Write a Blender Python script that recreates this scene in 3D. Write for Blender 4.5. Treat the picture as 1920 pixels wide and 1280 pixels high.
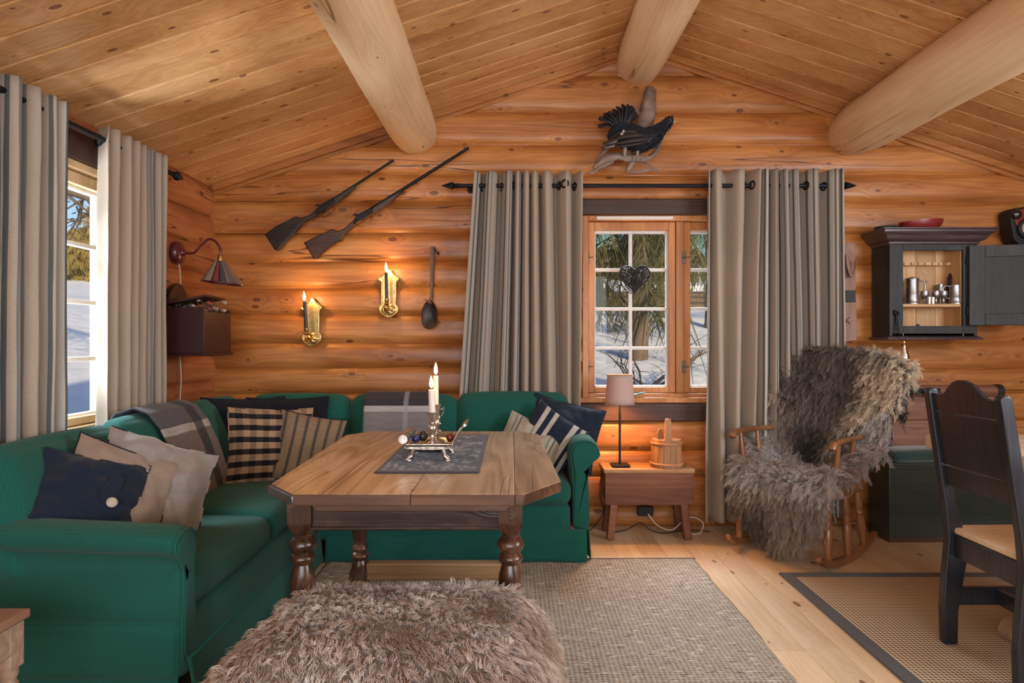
import bpy, bmesh, math, random
import numpy as np
from mathutils import Vector, Matrix, Euler, noise

random.seed(7)
rng = np.random.default_rng(7)
S = bpy.context.scene
COL = S.collection
PI = math.pi
for o in list(bpy.data.objects):
    bpy.data.objects.remove(o)

# ------------------------------------------------------------------ camera
FP = 1200.0          # focal length in pixels of the 1920 px wide frame
CH = 1.2             # camera height
cd = bpy.data.cameras.new('camera')
cam = bpy.data.objects.new('camera', cd)
COL.objects.link(cam)
cam.location = (0, 0, CH)
cam.rotation_euler = (PI / 2, 0, 0)
cd.sensor_width = 36.0
cd.lens = 36.0 * FP / 1920
cd.clip_start = 0.05
cd.clip_end = 400
S.camera = cam

# ------------------------------------------------------------------ view
S.view_settings.view_transform = 'Standard'
S.view_settings.look = 'None'
S.view_settings.gamma = 1.0
S.view_settings.exposure = 0.0
S.view_settings.use_curve_mapping = False
S.cycles.use_denoising = True
S.cycles.max_bounces = 7
S.cycles.diffuse_bounces = 4
S.cycles.glossy_bounces = 3
S.cycles.transmission_bounces = 4
S.cycles.transparent_max_bounces = 8
S.cycles.sample_clamp_indirect = 4.0
S.cycles.caustics_reflective = False
S.cycles.caustics_refractive = False

# ------------------------------------------------------------------ sky
wd = bpy.data.worlds.new('sky')
S.world = wd
wd.use_nodes = True
wn = wd.node_tree
wn.nodes.clear()
wo = wn.nodes.new('ShaderNodeOutputWorld')
wb = wn.nodes.new('ShaderNodeBackground')
sk = wn.nodes.new('ShaderNodeTexSky')
sk.sky_type = 'NISHITA'
sk.sun_disc = False
sk.sun_elevation = math.radians(20)
sk.sun_rotation = math.radians(150)
sk.ozone_density = 3.0
wb.inputs['Strength'].default_value = 0.15
wn.links.new(sk.outputs[0], wb.inputs[0])
wn.links.new(wb.outputs[0], wo.inputs[0])


def sun(name, d, strength, color, angle):
    l = bpy.data.lights.new(name, 'SUN')
    l.energy = strength
    l.color = color
    l.angle = math.radians(angle)
    o = bpy.data.objects.new(name, l)
    COL.objects.link(o)
    o.rotation_euler = Vector(d).to_track_quat('-Z', 'Y').to_euler()
    o.location = (6, -10, 8)


def area(name, loc, target, sx, sy, power, color, spread=180):
    l = bpy.data.lights.new(name, 'AREA')
    l.shape = 'RECTANGLE'
    l.size = sx
    l.size_y = sy
    l.energy = power
    l.color = color
    l.spread = math.radians(spread)
    o = bpy.data.objects.new(name, l)
    COL.objects.link(o)
    o.location = loc
    o.rotation_euler = (Vector(target) - Vector(loc)).to_track_quat('-Z', 'Y').to_euler()


def point(name, loc, power, color, r=0.02):
    l = bpy.data.lights.new(name, 'POINT')
    l.energy = power
    l.color = color
    l.shadow_soft_size = r
    o = bpy.data.objects.new(name, l)
    COL.objects.link(o)
    o.location = loc


sun('sun', (-0.42, 0.85, -0.33), 3.6, (1.0, 0.78, 0.48), 1.0)
area('sky_light_left_window', (-3.5, 2.6, 3.3), (-1.7, 2.5, 1.2), 2.4, 1.6, 250, (0.74, 0.87, 1.0), 95)
area('snow_light_left_window', (-3.0, 2.3, 0.35), (-1.0, 2.6, 2.5), 1.4, 1.2, 100, (0.90, 0.95, 1.0), 110)
area('sky_light_back_window', (1.1, 5.9, 3.5), (1.1, 4.2, 1.4), 2.2, 1.6, 170, (0.78, 0.89, 1.0), 95)
area('added_fill_front', (-0.2, -2.3, 1.55), (0.2, 4.0, 1.5), 3.6, 1.5, 125, (0.94, 0.97, 1.0))  # added soft fill from behind the camera; the front wall has no opening
area('added_fill_right', (3.45, 1.2, 1.65), (0.6, 2.6, 0.5), 2.4, 1.3, 130, (0.90, 0.95, 1.0))  # added fill from the right; no opening in that unseen wall


# ------------------------------------------------------------------ helpers
def W(px, py, Y):
    F = FP / Y
    return Vector(((px - 960) / F, Y, CH - (py - 640) / F))


MW = {}


def tag(o, label=None, cat=None, group=None, kind=None):
    if label: o['label'] = label
    if cat: o['category'] = cat
    if group: o['group'] = group
    if kind: o['kind'] = kind
    return o


def thing(name, label, cat, loc=(0, 0, 0), rot=(0, 0, 0), group=None):
    o = bpy.data.objects.new(name, None)
    COL.objects.link(o)
    o.empty_display_size = 0.05
    o.location = loc
    o.rotation_euler = rot
    MW[o.name] = Matrix.Translation(Vector(loc)) @ Euler(rot).to_matrix().to_4x4()
    return tag(o, label, cat, group)


def copy_tree(o, parent=None):
    c = o.copy()
    COL.objects.link(c)
    c.parent = parent
    if parent is None:
        MW[c.name] = MW.get(o.name, Matrix.Identity(4))
    for ch in [k for k in bpy.data.objects if k.parent == o]:
        copy_tree(ch, c)
    return c


class MB:
    def __init__(s):
        s.v, s.f, s.uv, s.pid, s.cur, s.mi, s.m = [], [], [], [], 0.0, [], 0

    def add(s, vs, fs, uvs=None, M=None):
        b = len(s.v)
        for i, p in enumerate(vs):
            p = Vector(p)
            if M is not None:
                p = M @ p
            s.v.append(p)
            s.uv.append(uvs[i] if uvs else (0.0, 0.0))
            s.pid.append(s.cur)
        for f in fs:
            s.f.append(tuple(b + i for i in f))
            s.mi.append(s.m)
        return s

    def box(s, c, d, M=None, taper=1.0):
        x, y, z = d[0] / 2, d[1] / 2, d[2] / 2
        t = taper
        vs = [(-x * t, -y * t, -z), (x * t, -y * t, -z), (x * t, y * t, -z), (-x * t, y * t, -z),
              (-x, -y, z), (x, -y, z), (x, y, z), (-x, y, z)]
        T = Matrix.Translation(Vector(c))
        if M is not None:
            T = T @ M.to_4x4()
        return s.add(vs, [(0, 3, 2, 1), (4, 5, 6, 7), (0, 1, 5, 4), (1, 2, 6, 5), (2, 3, 7, 6), (3, 0, 4, 7)], None, T)

    def bx(s, x0, x1, y0, y1, z0, z1):
        return s.box(((x0 + x1) / 2, (y0 + y1) / 2, (z0 + z1) / 2), (abs(x1 - x0), abs(y1 - y0), abs(z1 - z0)))

    def beam(s, a, b, w, h, up=(0, 0, 1)):
        a, b = Vector(a), Vector(b)
        d = (b - a)
        L = d.length
        d.normalize()
        u = Vector(up)
        sd = d.cross(u).normalized()
        u = sd.cross(d).normalized()
        R = Matrix((sd, d, u)).transposed()
        return s.box((a + b) / 2, (w, L, h), R)

    def grid(s, nu, nv, fn, cu=False, cv=False, M=None, uvf=None, flip=False):
        vs, uvs, fs = [], [], []
        for j in range(nv + (0 if cv else 1)):
            for i in range(nu + (0 if cu else 1)):
                u, v = i / nu, j / nv
                vs.append(fn(u, v))
                uvs.append(uvf(u, v) if uvf else (u, v))
        w = nu + (0 if cu else 1)
        h = nv + (0 if cv else 1)
        for j in range(nv):
            for i in range(nu):
                a, b = i, (i + 1) % w if cu else i + 1
                c, d = j, (j + 1) % h if cv else j + 1
                q = (c * w + a, c * w + b, d * w + b, d * w + a)
                fs.append(q[::-1] if flip else q)
        return s.add(vs, fs, uvs, M)

    def lathe(s, prof, n=24, M=None, sx=1.0, sy=1.0):
        vs, uvs, fs = [], [], []
        m = len(prof)
        for j, (r, z) in enumerate(prof):
            for i in range(n):
                a = 2 * PI * i / n
                vs.append((r * math.cos(a) * sx, r * math.sin(a) * sy, z))
                uvs.append((i / n, j / max(1, m - 1)))
        for j in range(m - 1):
            for i in range(n):
                k = (i + 1) % n
                fs.append((j * n + i, j * n + k, (j + 1) * n + k, (j + 1) * n + i))
        if prof[0][0] > 1e-4: fs.append(tuple(range(n - 1, -1, -1)))
        if prof[-1][0] > 1e-4: fs.append(tuple((m - 1) * n + i for i in range(n)))
        return s.add(vs, fs, uvs, M)

    def tube(s, pts, rad, n=10, cap=True, sq=1.0, closed=False):
        pts = [Vector(p) for p in pts]
        if not hasattr(rad, '__len__'): rad = [rad] * len(pts)
        m = len(pts)
        vs, fs, uvs = [], [], []
        nrm = None
        for k, p in enumerate(pts):
            if closed:
                t = pts[(k + 1) % m] - pts[k - 1]
            else:
                t = pts[min(k + 1, m - 1)] - pts[max(k - 1, 0)]
            t.normalize()
            if nrm is None:
                nrm = t.orthogonal().normalized()
            nrm = (nrm - t * nrm.dot(t))
            nrm = nrm.normalized() if nrm.length > 1e-6 else t.orthogonal().normalized()
            bn = t.cross(nrm)
            for i in range(n):
                a = 2 * PI * i / n
                vs.append(p + (nrm * math.cos(a) + bn * math.sin(a) * sq) * rad[k])
                uvs.append((i / n, k / m))
        for k in range(m if closed else m - 1):
            for i in range(n):
                j = (i + 1) % n
                k2 = (k + 1) % m
                fs.append((k * n + i, k * n + j, k2 * n + j, k2 * n + i))
        if cap and not closed:
            fs.append(tuple(range(n - 1, -1, -1)))
            fs.append(tuple((m - 1) * n + i for i in range(n)))
        return s.add(vs, fs, uvs)

    def prism(s, poly, h0, h1, M=None):
        """polygon in local xy extruded along local z"""
        n = len(poly)
        vs = [(p[0], p[1], h0) for p in poly] + [(p[0], p[1], h1) for p in poly]
        fs = [tuple(range(n - 1, -1, -1)), tuple(range(n, 2 * n))]
        for i in range(n):
            j = (i + 1) % n
            fs.append((i, j, n + j, n + i))
        return s.add(vs, fs, [(p[0], p[1]) for p in poly] * 2, M)

    def soft(s, c, d, r, bul=(0, 0, 0), n=10, M=None, fn=None):
        """rounded, bulging cushion box; uv = local xy"""
        idx, vs, fs, uvs = {}, [], [], []
        hx, hy, hz = d[0] / 2, d[1] / 2, d[2] / 2
        h = Vector((hx, hy, hz))
        r = min(r, hx, hy, hz)

        def vert(p):
            k = (round(p[0], 5), round(p[1], 5), round(p[2], 5))
            if k in idx: return idx[k]
            # denser near the edges
            q = [math.copysign(1 - (1 - abs(a)) ** 1.6, a) if abs(a) < 1 else a for a in p]
            w = Vector((q[0] * hx, q[1] * hy, q[2] * hz))
            inn = Vector([max(-h[i] + r, min(h[i] - r, w[i])) for i in range(3)])
            dd = w - inn
            if dd.length > 1e-9:
                # map the cube corner region on to the round
                mx = max(abs(a) for a in dd)
                dd = dd.normalized() * mx
            o = inn + dd
            o.x += math.copysign(bul[0] * (1 - q[1] ** 2) * (1 - q[2] ** 2) * abs(q[0]) ** 3, q[0])
            o.y += math.copysign(bul[1] * (1 - q[0] ** 2) * (1 - q[2] ** 2) * abs(q[1]) ** 3, q[1])
            o.z += math.copysign(bul[2] * (1 - q[0] ** 2) * (1 - q[1] ** 2) * abs(q[2]) ** 3, q[2])
            if fn: o = fn(o)
            idx[k] = len(vs)
            vs.append(o)
            uvs.append((o.x, o.y))
            return idx[k]
        for ax in range(3):
            a, b = (ax + 1) % 3, (ax + 2) % 3
            for sg in (-1, 1):
                for i in range(n):
                    for j in range(n):
                        q = []
                        for (ii, jj) in ((i, j), (i + 1, j), (i + 1, j + 1), (i, j + 1)):
                            p = [0, 0, 0]
                            p[ax] = sg
                            p[a] = -1 + 2 * ii / n
                            p[b] = -1 + 2 * jj / n
                            q.append(vert(p))
                        fs.append(tuple(q) if sg > 0 else tuple(q[::-1]))
        T = Matrix.Translation(Vector(c))
        if M is not None: T = T @ M.to_4x4()
        return s.add(vs, fs, uvs, T)

    def build(s, name, mat, parent=None, world=True, smooth=40, bevel=0, sub=0, solid=0, seg=2):
        vs = s.v
        if parent is not None and world:
            r = parent
            chain = []
            while r is not None and r.name not in MW:
                r = r.parent
            if r is not None:
                inv = MW[r.name].inverted()
                vs = [inv @ v for v in vs]
        me = bpy.data.meshes.new(name)
        me.from_pydata([tuple(v) for v in vs], [], s.f)
        uvl = me.uv_layers.new(name='UVMap')
        li = np.empty(len(me.loops), dtype=np.int32)
        me.loops.foreach_get('vertex_index', li)
        uva = np.array(s.uv, dtype=np.float32)[li]
        uvl.data.foreach_set('uv', uva.ravel())
        at = me.attributes.new('pid', 'FLOAT', 'POINT')
        at.data.foreach_set('value', np.array(s.pid, dtype=np.float32))
        mats = mat if isinstance(mat, (list, tuple)) else [mat]
        for m in mats: me.materials.append(m)
        if len(mats) > 1:
            me.polygons.foreach_set('material_index', np.array(s.mi, dtype=np.int32))
        if smooth:
            me.polygons.foreach_set('use_smooth', [True] * len(me.polygons))
            if smooth < 180:
                me.set_sharp_from_angle(angle=math.radians(smooth))
        me.update()
        o = bpy.data.objects.new(name, me)
        COL.objects.link(o)
        if parent is not None: o.parent = parent
        if solid:
            m = o.modifiers.new('thick', 'SOLIDIFY')
            m.thickness = solid
            m.offset = 0
        if bevel:
            m = o.modifiers.new('bevel', 'BEVEL')
            m.width = bevel
            m.segments = seg
            m.limit_method = 'ANGLE'
            m.angle_limit = math.radians(35)
        if sub:
            m = o.modifiers.new('sub', 'SUBSURF')
            m.levels = sub
            m.render_levels = sub
        return o


def struct(mb, name, mat, **k):
    o = mb.build(name, mat, **k)
    o['kind'] = 'structure'
    return o


def spline(pts, n=8):
    """Catmull-Rom through the points"""
    P = [Vector(p) for p in pts]
    out = []
    for i in range(len(P) - 1):
        p0, p1, p2, p3 = P[max(i - 1, 0)], P[i], P[i + 1], P[min(i + 2, len(P) - 1)]
        for k in range(n):
            t = k / n
            out.append(0.5 * ((2 * p1) + (p2 - p0) * t + (2 * p0 - 5 * p1 + 4 * p2 - p3) * t * t + (3 * p1 - p0 - 3 * p2 + p3) * t ** 3))
    out.append(P[-1])
    return out


def rough(mb, amp, fr, seed=0, start=0):
    # knobbly surface for driftwood and bark
    for i in range(start, len(mb.v)):
        p = mb.v[i]
        mb.v[i] = p + Vector((noise.noise((p.x * fr, p.y * fr, p.z * fr * .5 + seed)), noise.noise((p.x * fr + 9, p.y * fr, p.z * fr + seed)) * .6, noise.noise((p.x * fr, p.y * fr + 5, p.z * fr + seed)))) * amp


def lerp_list(pts, t):
    t = max(0, min(1, t)) * (len(pts) - 1)
    i = min(int(t), len(pts) - 2)
    f = t - i
    return pts[i] * (1 - f) + pts[i + 1] * f


def RX(a): return Matrix.Rotation(math.radians(a), 4, 'X')
def RY(a): return Matrix.Rotation(math.radians(a), 4, 'Y')
def RZ(a): return Matrix.Rotation(math.radians(a), 4, 'Z')
def T(*a): return Matrix.Translation(Vector(a))


# ------------------------------------------------------------------ material helpers
class NT:
    def __init__(s, name):
        s.mat = bpy.data.materials.new(name)
        s.mat.use_nodes = True
        s.t = s.mat.node_tree
        s.t.nodes.clear()
        s.out = s.t.nodes.new('ShaderNodeOutputMaterial')
        s.b = s.t.nodes.new('ShaderNodeBsdfPrincipled')
        s.t.links.new(s.b.outputs[0], s.out.inputs[0])

    def put(s, sock, v):
        if isinstance(v, bpy.types.NodeSocket):
            s.t.links.new(v, sock)
        else:
            if isinstance(v, (tuple, list)) and len(v) == 3 and sock.type == 'RGBA': v = (*v, 1)
            sock.default_value = v

    def n(s, ty, props=None, **inp):
        nd = s.t.nodes.new('ShaderNode' + ty)
        for k, v in (props or {}).items(): setattr(nd, k, v)
        for k, v in inp.items():
            key = k.replace('_', ' ')
            s.put(nd.inputs[int(k[1:]) if k[0] == 'i' and k[1:].isdigit() else key], v)
        return nd

    def m(s, op, a, b=0.0, c=0.0, clamp=False):
        nd = s.n('Math', {'operation': op, 'use_clamp': clamp}, i0=a, i1=b, i2=c)
        return nd.outputs[0]

    def mix(s, f, a, b, mode='MIX'):
        nd = s.n('Mix', {'data_type': 'RGBA', 'blend_type': mode})
        s.put(nd.inputs[0], f)
        s.put(nd.inputs[6], a)
        s.put(nd.inputs[7], b)
        return nd.outputs[2]

    def ramp(s, f, stops, interp='LINEAR'):
        nd = s.n('ValToRGB')
        cr = nd.color_ramp
        cr.interpolation = interp
        while len(cr.elements) > len(stops): cr.elements.remove(cr.elements[-1])
        while len(cr.elements) < len(stops): cr.elements.new(1.0)
        for e, (p, c) in zip(cr.elements, stops):
            e.position = p
            e.color = (*c, 1) if len(c) == 3 else c
        s.put(nd.inputs[0], f)
        return nd.outputs[0]

    def sm(s, x, a, b):
        nd = s.n('MapRange', {'interpolation_type': 'SMOOTHSTEP'})
        for i, v in enumerate((x, a, b, 0.0, 1.0)): s.put(nd.inputs[i], v)
        return nd.outputs[0]

    def comb(s, x, y, z): return s.n('CombineXYZ', None, X=x, Y=y, Z=z).outputs[0]
    def sep(s, v): return s.n('SeparateXYZ', None, i0=v).outputs
    def obj(s): return s.n('TexCoord').outputs['Object']
    def uv(s): return s.n('TexCoord').outputs['UV']

    def noise(s, v, scale=1.0, detail=4.0, rough=0.55, dist=0.0):
        return s.n('TexNoise', None, Vector=v, Scale=scale, Detail=detail, Roughness=rough, Distortion=dist).outputs[0]

    def bump(s, h, strength=0.3, dist=0.01):
        s.put(s.b.inputs['Normal'], s.n('Bump', None, Strength=strength, Distance=dist, Height=h).outputs[0])

    def set(s, **k):
        for a, v in k.items(): s.put(s.b.inputs[a.replace('_', ' ')], v)
        return s


MATS = {}


def plain(name, col, rough=0.5, metal=0.0, var=0.12, scale=30, bump=0.0, coat=0.0, sheen=0.0):
    if name in MATS: return MATS[name]
    t = NT(name)
    nz = t.noise(t.obj(), scale, 3)
    c = t.mix(nz, tuple(min(1, x * (1 - var)) for x in col), tuple(min(1, x * (1 + var)) for x in col))
    t.set(Base_Color=c, Roughness=rough, Metallic=metal)
    if coat: t.set(Coat_Weight=coat, Coat_Roughness=0.25)
    if sheen: t.set(Sheen_Weight=sheen)
    if bump: t.bump(nz, bump, 0.003)
    MATS[name] = t.mat
    return t.mat


def wood(name, dark, mid, light, axes='xyz', knots=1.0, kdens=3.0, rough=0.5, grain=1.0, coat=0.0, cracks=0.0,
         knotcol=(0.10, 0.03, 0.012), bump=0.25, kpale=0.0, wear=None, wear_amt=0.0, pvar=0.14, stain=0.0, ringamp=0.10):
    if name in MATS: return MATS[name]
    t = NT(name)
    c = t.sep(t.obj())
    D = {'x': c[0], 'y': c[1], 'z': c[2]}
    L, C, P = D[axes[0]], D[axes[1]], D[axes[2]]
    pid = t.n('Attribute', {'attribute_name': 'pid'}).outputs['Fac']
    L = t.m('MULTIPLY_ADD', pid, 7.31, L)
    C = t.m('MULTIPLY_ADD', pid, 0.173, C)
    # knots
    vec2 = t.comb(t.m('MULTIPLY', L, kdens), t.m('MULTIPLY', C, kdens * 2.1), 0.0)
    vd = t.n('TexVoronoi', {'voronoi_dimensions': '2D'}, Vector=vec2, Scale=1.0, Randomness=0.9)
    kd = vd.outputs['Distance']
    kc = t.sep(vd.outputs['Color'])
    kr = t.m('MULTIPLY', t.m('POWER', kc[0], 1.5), 0.10 * knots)
    near = t.m('POWER', 2.718, t.m('MULTIPLY', kd, -9.0))
    near = t.m('MULTIPLY', near, t.sm(kc[0], 0.25, 0.75))
    base = t.noise(t.comb(t.m('MULTIPLY', L, 0.45 * grain), t.m('MULTIPLY', C, 9 * grain), t.m('MULTIPLY', P, 9 * grain)), 1.0, 2.0, 0.4)
    b2 = t.m('MULTIPLY_ADD', near, 0.55, base)
    ring = t.m('MULTIPLY_ADD', t.m('SINE', t.m('MULTIPLY', b2, 60.0)), 0.5, 0.5)
    fine = t.noise(t.comb(t.m('MULTIPLY', L, 5 * grain), t.m('MULTIPLY', C, 170 * grain), t.m('MULTIPLY', P, 170 * grain)), 1.0, 3.0, 0.6)
    blot = t.noise(t.comb(t.m('MULTIPLY', L, 1.3), t.m('MULTIPLY', C, 5), t.m('MULTIPLY', P, 5)), 1.0, 3.0, 0.5)
    f = t.m('MULTIPLY_ADD', ring, -ringamp, t.m('MULTIPLY_ADD', fine, 0.26, t.m('MULTIPLY', blot, 0.85)))
    col = t.ramp(f, [(0.22, dark), (0.48, mid), (0.72, light)])
    if kpale:
        pale = t.m('MULTIPLY', t.sm(t.m('SUBTRACT', kd, kr), 0.10, 0.0), kpale)
        col = t.mix(pale, col, tuple(min(1, x * 1.25) for x in light))
    wn_ = t.n('TexWhiteNoise', {'noise_dimensions': '1D'}, W=pid).outputs[0]
    col = t.mix(1.0, col, t.mix(wn_, (1 - pvar,) * 3, (1 + pvar,) * 3), 'MULTIPLY')
    edge = t.m('SUBTRACT', kr, kd)
    km = t.sm(edge, -0.012, 0.012)
    kin = t.mix(t.sm(edge, 0.0, 0.05), knotcol, tuple(min(1, k * 1.7) for k in knotcol))
    col = t.mix(t.m('MULTIPLY', km, 0.88), col, kin)
    hgt = t.m('MULTIPLY_ADD', fine, 0.5, t.m('MULTIPLY', ring, 0.4))
    if cracks:
        cn = t.noise(t.comb(t.m('MULTIPLY', L, 0.30), t.m('MULTIPLY', C, 7.0), t.m('MULTIPLY', P, 1.0)), 1.0, 3.0, 0.45)
        ck = t.m('ABSOLUTE', t.m('SUBTRACT', cn, 0.5))
        gate = t.sm(t.noise(t.comb(t.m('MULTIPLY', L, 0.9), t.m('MULTIPLY', C, 2.0), pid), 1.0, 1.0), 0.50, 0.60)
        cm = t.m('MULTIPLY', t.sm(ck, 0.0075, 0.0015), gate)
        cm = t.m('MULTIPLY', cm, cracks)
        col = t.mix(cm, col, tuple(k * 0.35 for k in dark))
        hgt = t.m('MULTIPLY_ADD', cm, -3.0, hgt)
    if stain:
        st = t.sm(t.noise(t.obj(), 3.5, 4.0, 0.6), 0.5, 0.72)
        col = t.mix(t.m('MULTIPLY', st, stain), col, tuple(k * 0.6 for k in dark))
    if wear:
        wz = t.noise(t.obj(), 9.0, 5.0, 0.65)
        col = t.mix(t.m('MULTIPLY', t.sm(wz, 0.52, 0.62), wear_amt), col, wear)
    t.set(Base_Color=col, Roughness=t.m('MULTIPLY_ADD', fine, 0.18, rough - 0.09))
    if coat: t.set(Coat_Weight=coat, Coat_Roughness=0.22)
    t.bump(hgt, bump, 0.004)
    MATS[name] = t.mat
    return t.mat


def weave(t, v, s=900, strength=0.3, dist=0.0015):
    """fine woven bump and thread speckle, returns factor"""
    c = t.sep(v)
    a = t.m('SINE', t.m('MULTIPLY', c[0], s))
    b = t.m('SINE', t.m('MULTIPLY', c[1], s))
    d = t.m('SINE', t.m('MULTIPLY', c[2], s))
    w = t.m('MULTIPLY_ADD', t.m('ADD', a, t.m('ADD', b, d)), 0.16, 0.5)
    nz = t.noise(v, 220, 2)
    h = t.m('MULTIPLY_ADD', nz, 0.7, t.m('MULTIPLY', w, 0.5))
    t.bump(h, strength, dist)
    return h


def fabric(name, col, col2=None, rough=0.9, sheen=0.25, bump=0.35, var=0.25, sc=700, transl=0.0):
    if name in MATS: return MATS[name]
    t = NT(name)
    v = t.obj()
    h = weave(t, v, sc, bump)
    big = t.noise(v, 5.0, 3.0)
    c2 = col2 or tuple(x * (1 - var) for x in col)
    c = t.mix(h, c2, col)
    c = t.mix(t.m('MULTIPLY', big, 0.25), c, tuple(min(1, x * 1.25) for x in col))
    t.set(Base_Color=c, Roughness=rough, Sheen_Weight=sheen, Sheen_Roughness=0.6, Specular_IOR_Level=0.2)
    MATS[name] = t.mat
    return t.mat


def patterned(name, fn, rough=0.9, sheen=0.15, bump=0.35, transl=0.0, sc=700):
    """fn(t, u, v) -> colour socket from the UVs"""
    if name in MATS: return MATS[name]
    t = NT(name)
    h = weave(t, t.obj(), sc, bump)
    q = t.sep(t.uv())
    c = fn(t, q[0], q[1])
    c = t.mix(t.m('MULTIPLY_ADD', h, -0.5, 0.45, clamp=True), c, (0, 0, 0))
    t.set(Base_Color=c, Roughness=rough, Sheen_Weight=sheen, Specular_IOR_Level=0.2)
    if transl:
        tr = t.n('BsdfTranslucent')
        t.put(tr.inputs[0], c)
        mx = t.n('MixShader')
        t.put(mx.inputs[0], transl)
        t.t.links.new(t.b.outputs[0], mx.inputs[1])
        t.t.links.new(tr.outputs[0], mx.inputs[2])
        t.t.links.new(mx.outputs[0], t.out.inputs[0])
    MATS[name] = t.mat
    return t.mat


def bands(t, x, edges, cols):
    """piecewise constant colours over x in 0..1"""
    return t.ramp(x, list(zip([0.0] + edges, cols)), 'CONSTANT')


def fract(t, x, k): return t.m('FRACT', t.m('MULTIPLY', x, k))

# ------------------------------------------------------------------ materials
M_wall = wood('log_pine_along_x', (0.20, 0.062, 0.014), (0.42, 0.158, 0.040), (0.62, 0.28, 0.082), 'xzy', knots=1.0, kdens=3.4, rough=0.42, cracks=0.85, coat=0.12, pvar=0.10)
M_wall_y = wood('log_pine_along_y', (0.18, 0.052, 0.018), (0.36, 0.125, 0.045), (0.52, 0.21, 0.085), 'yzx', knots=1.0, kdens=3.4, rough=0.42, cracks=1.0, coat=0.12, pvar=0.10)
M_ceil = wood('ceiling_pine', (0.36, 0.165, 0.055), (0.60, 0.325, 0.130), (0.74, 0.46, 0.22), 'xyz', knots=0.85, kdens=3.6, rough=0.38, coat=0.2, pvar=0.10, knotcol=(0.12, 0.04, 0.016))
M_floor = wood('floor_pine', (0.56, 0.36, 0.19), (0.76, 0.56, 0.35), (0.86, 0.70, 0.49), 'yxz', knots=0.7, kdens=2.4, rough=0.38, coat=0.18, pvar=0.10, bump=0.12, knotcol=(0.16, 0.07, 0.03))
M_beam = wood('peeled_log', (0.62, 0.40, 0.21), (0.78, 0.56, 0.34), (0.88, 0.70, 0.48), 'yxz', knots=0.35, kdens=1.8, rough=0.5, cracks=0.9, pvar=0.02, knotcol=(0.22, 0.11, 0.05))
M_trim = wood('gable_trim_pine', (0.24, 0.085, 0.022), (0.40, 0.16, 0.045), (0.52, 0.24, 0.08), 'xzy', knots=0.5, rough=0.45)
M_winwood = wood('window_pine', (0.34, 0.12, 0.035), (0.52, 0.21, 0.065), (0.66, 0.32, 0.12), 'zxy', knots=0.25, kdens=2.5, rough=0.4, coat=0.2)
M_winpale = wood('window_pale_pine', (0.46, 0.28, 0.13), (0.62, 0.42, 0.22), (0.74, 0.55, 0.33), 'zyx', knots=0.3, kdens=2.5, rough=0.4, coat=0.2)
M_dark = wood('tarred_board', (0.030, 0.014, 0.010), (0.060, 0.026, 0.018), (0.10, 0.045, 0.03), 'xzy', knots=0.3, rough=0.5)
M_white = plain('white_paint', (0.82, 0.80, 0.76), 0.4)
M_iron = plain('black_iron', (0.012, 0.013, 0.018), 0.45, 0.6)
M_bronze = plain('aged_hinge_metal', (0.16, 0.14, 0.12), 0.4, 0.8)
M_black = plain('black_matte', (0.012, 0.012, 0.013), 0.6)

# ------------------------------------------------------------------ room shell
YB, XL = 4.14, -1.93          # crown of the logs on back and left wall
RXX, RZZ, SL = 0.833, 3.12, 0.329
XR, YF = 3.61, -2.6


def ceil_z(x): return RZZ - SL * abs(x - RXX)


seams = [0, .128, .331, .493, .686, .862, 1.028, 1.19, 1.372, 1.545, 1.714, 1.9, 2.11, 2.283, 2.479, 2.69, 2.93, 3.17]
seamsL = [0] + [(a + b) / 2 for a, b in zip(seams[:-1], seams[1:])] + [3.3]


def bulge(t): return 0.027 * abs(2 * t - 1) ** 4.6


def log_wall(name, axis, sm_, base, a0, a1, holes, mat, sign=1, clip=True):
    mb = MB()
    for i in range(len(sm_) - 1):
        z0, z1 = sm_[i], sm_[i + 1]
        lo, hi = a0, a1
        if clip and z0 > 2.0:
            half = (RZZ + 0.12 - z0) / SL
            lo, hi = max(a0, RXX - half), min(a1, RXX + half)
        if hi - lo < 0.05: continue
        bz = sorted(set([z0, z1] + [h for (_, _, p, q) in holes for h in (p, q) if z0 < h < z1]))
        for k in range(len(bz) - 1):
            p, q = bz[k], bz[k + 1]
            segs = [(lo, hi)]
            for (ha, hb, hp, hq) in holes:
                if p >= hp - 1e-6 and q <= hq + 1e-6:
                    segs = [s for (u, v) in segs for s in ((u, min(v, ha)), (max(u, hb), v)) if s[1] - s[0] > 0.01]
            for (u, v) in segs:
                nu = max(2, int((v - u) / 0.09))
                nv = max(2, int((q - p) / 0.018))
                mb.cur = i * 1.37 + (0.31 if axis == 'y' else 0)

                def fn(s_, t_):
                    a = u + (v - u) * s_
                    z = p + (q - p) * t_
                    t = (z - z0) / (z1 - z0)
                    d = bulge(t) + 0.006 * noise.noise((a * 1.3, i * 3.1, t * 1.5)) + 0.0025 * noise.noise((a * 4, z * 18, 3))
                    w0 = noise.noise((a * 0.9, i * 5.0, 9))
                    w1 = noise.noise((a * 0.9, (i + 1) * 5.0, 9))
                    wob = 0.007 * (w0 + (w1 - w0) * t)
                    cut = any(abs(e - h) < 1e-6 for h4 in holes for h in h4[2:] for e in (p, q))
                    zz = z + (wob if 0 < i < len(sm_) - 2 and not cut else 0)
                    if axis == 'x': return (a, base + sign * d, zz)
                    return (base - sign * d, a, zz)
                mb.grid(nu, nv, fn, flip=((axis == 'y') == (sign > 0)) ^ (axis == 'y' and sign > 0) ^ False)
    return struct(mb, name, mat, smooth=38)


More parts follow.
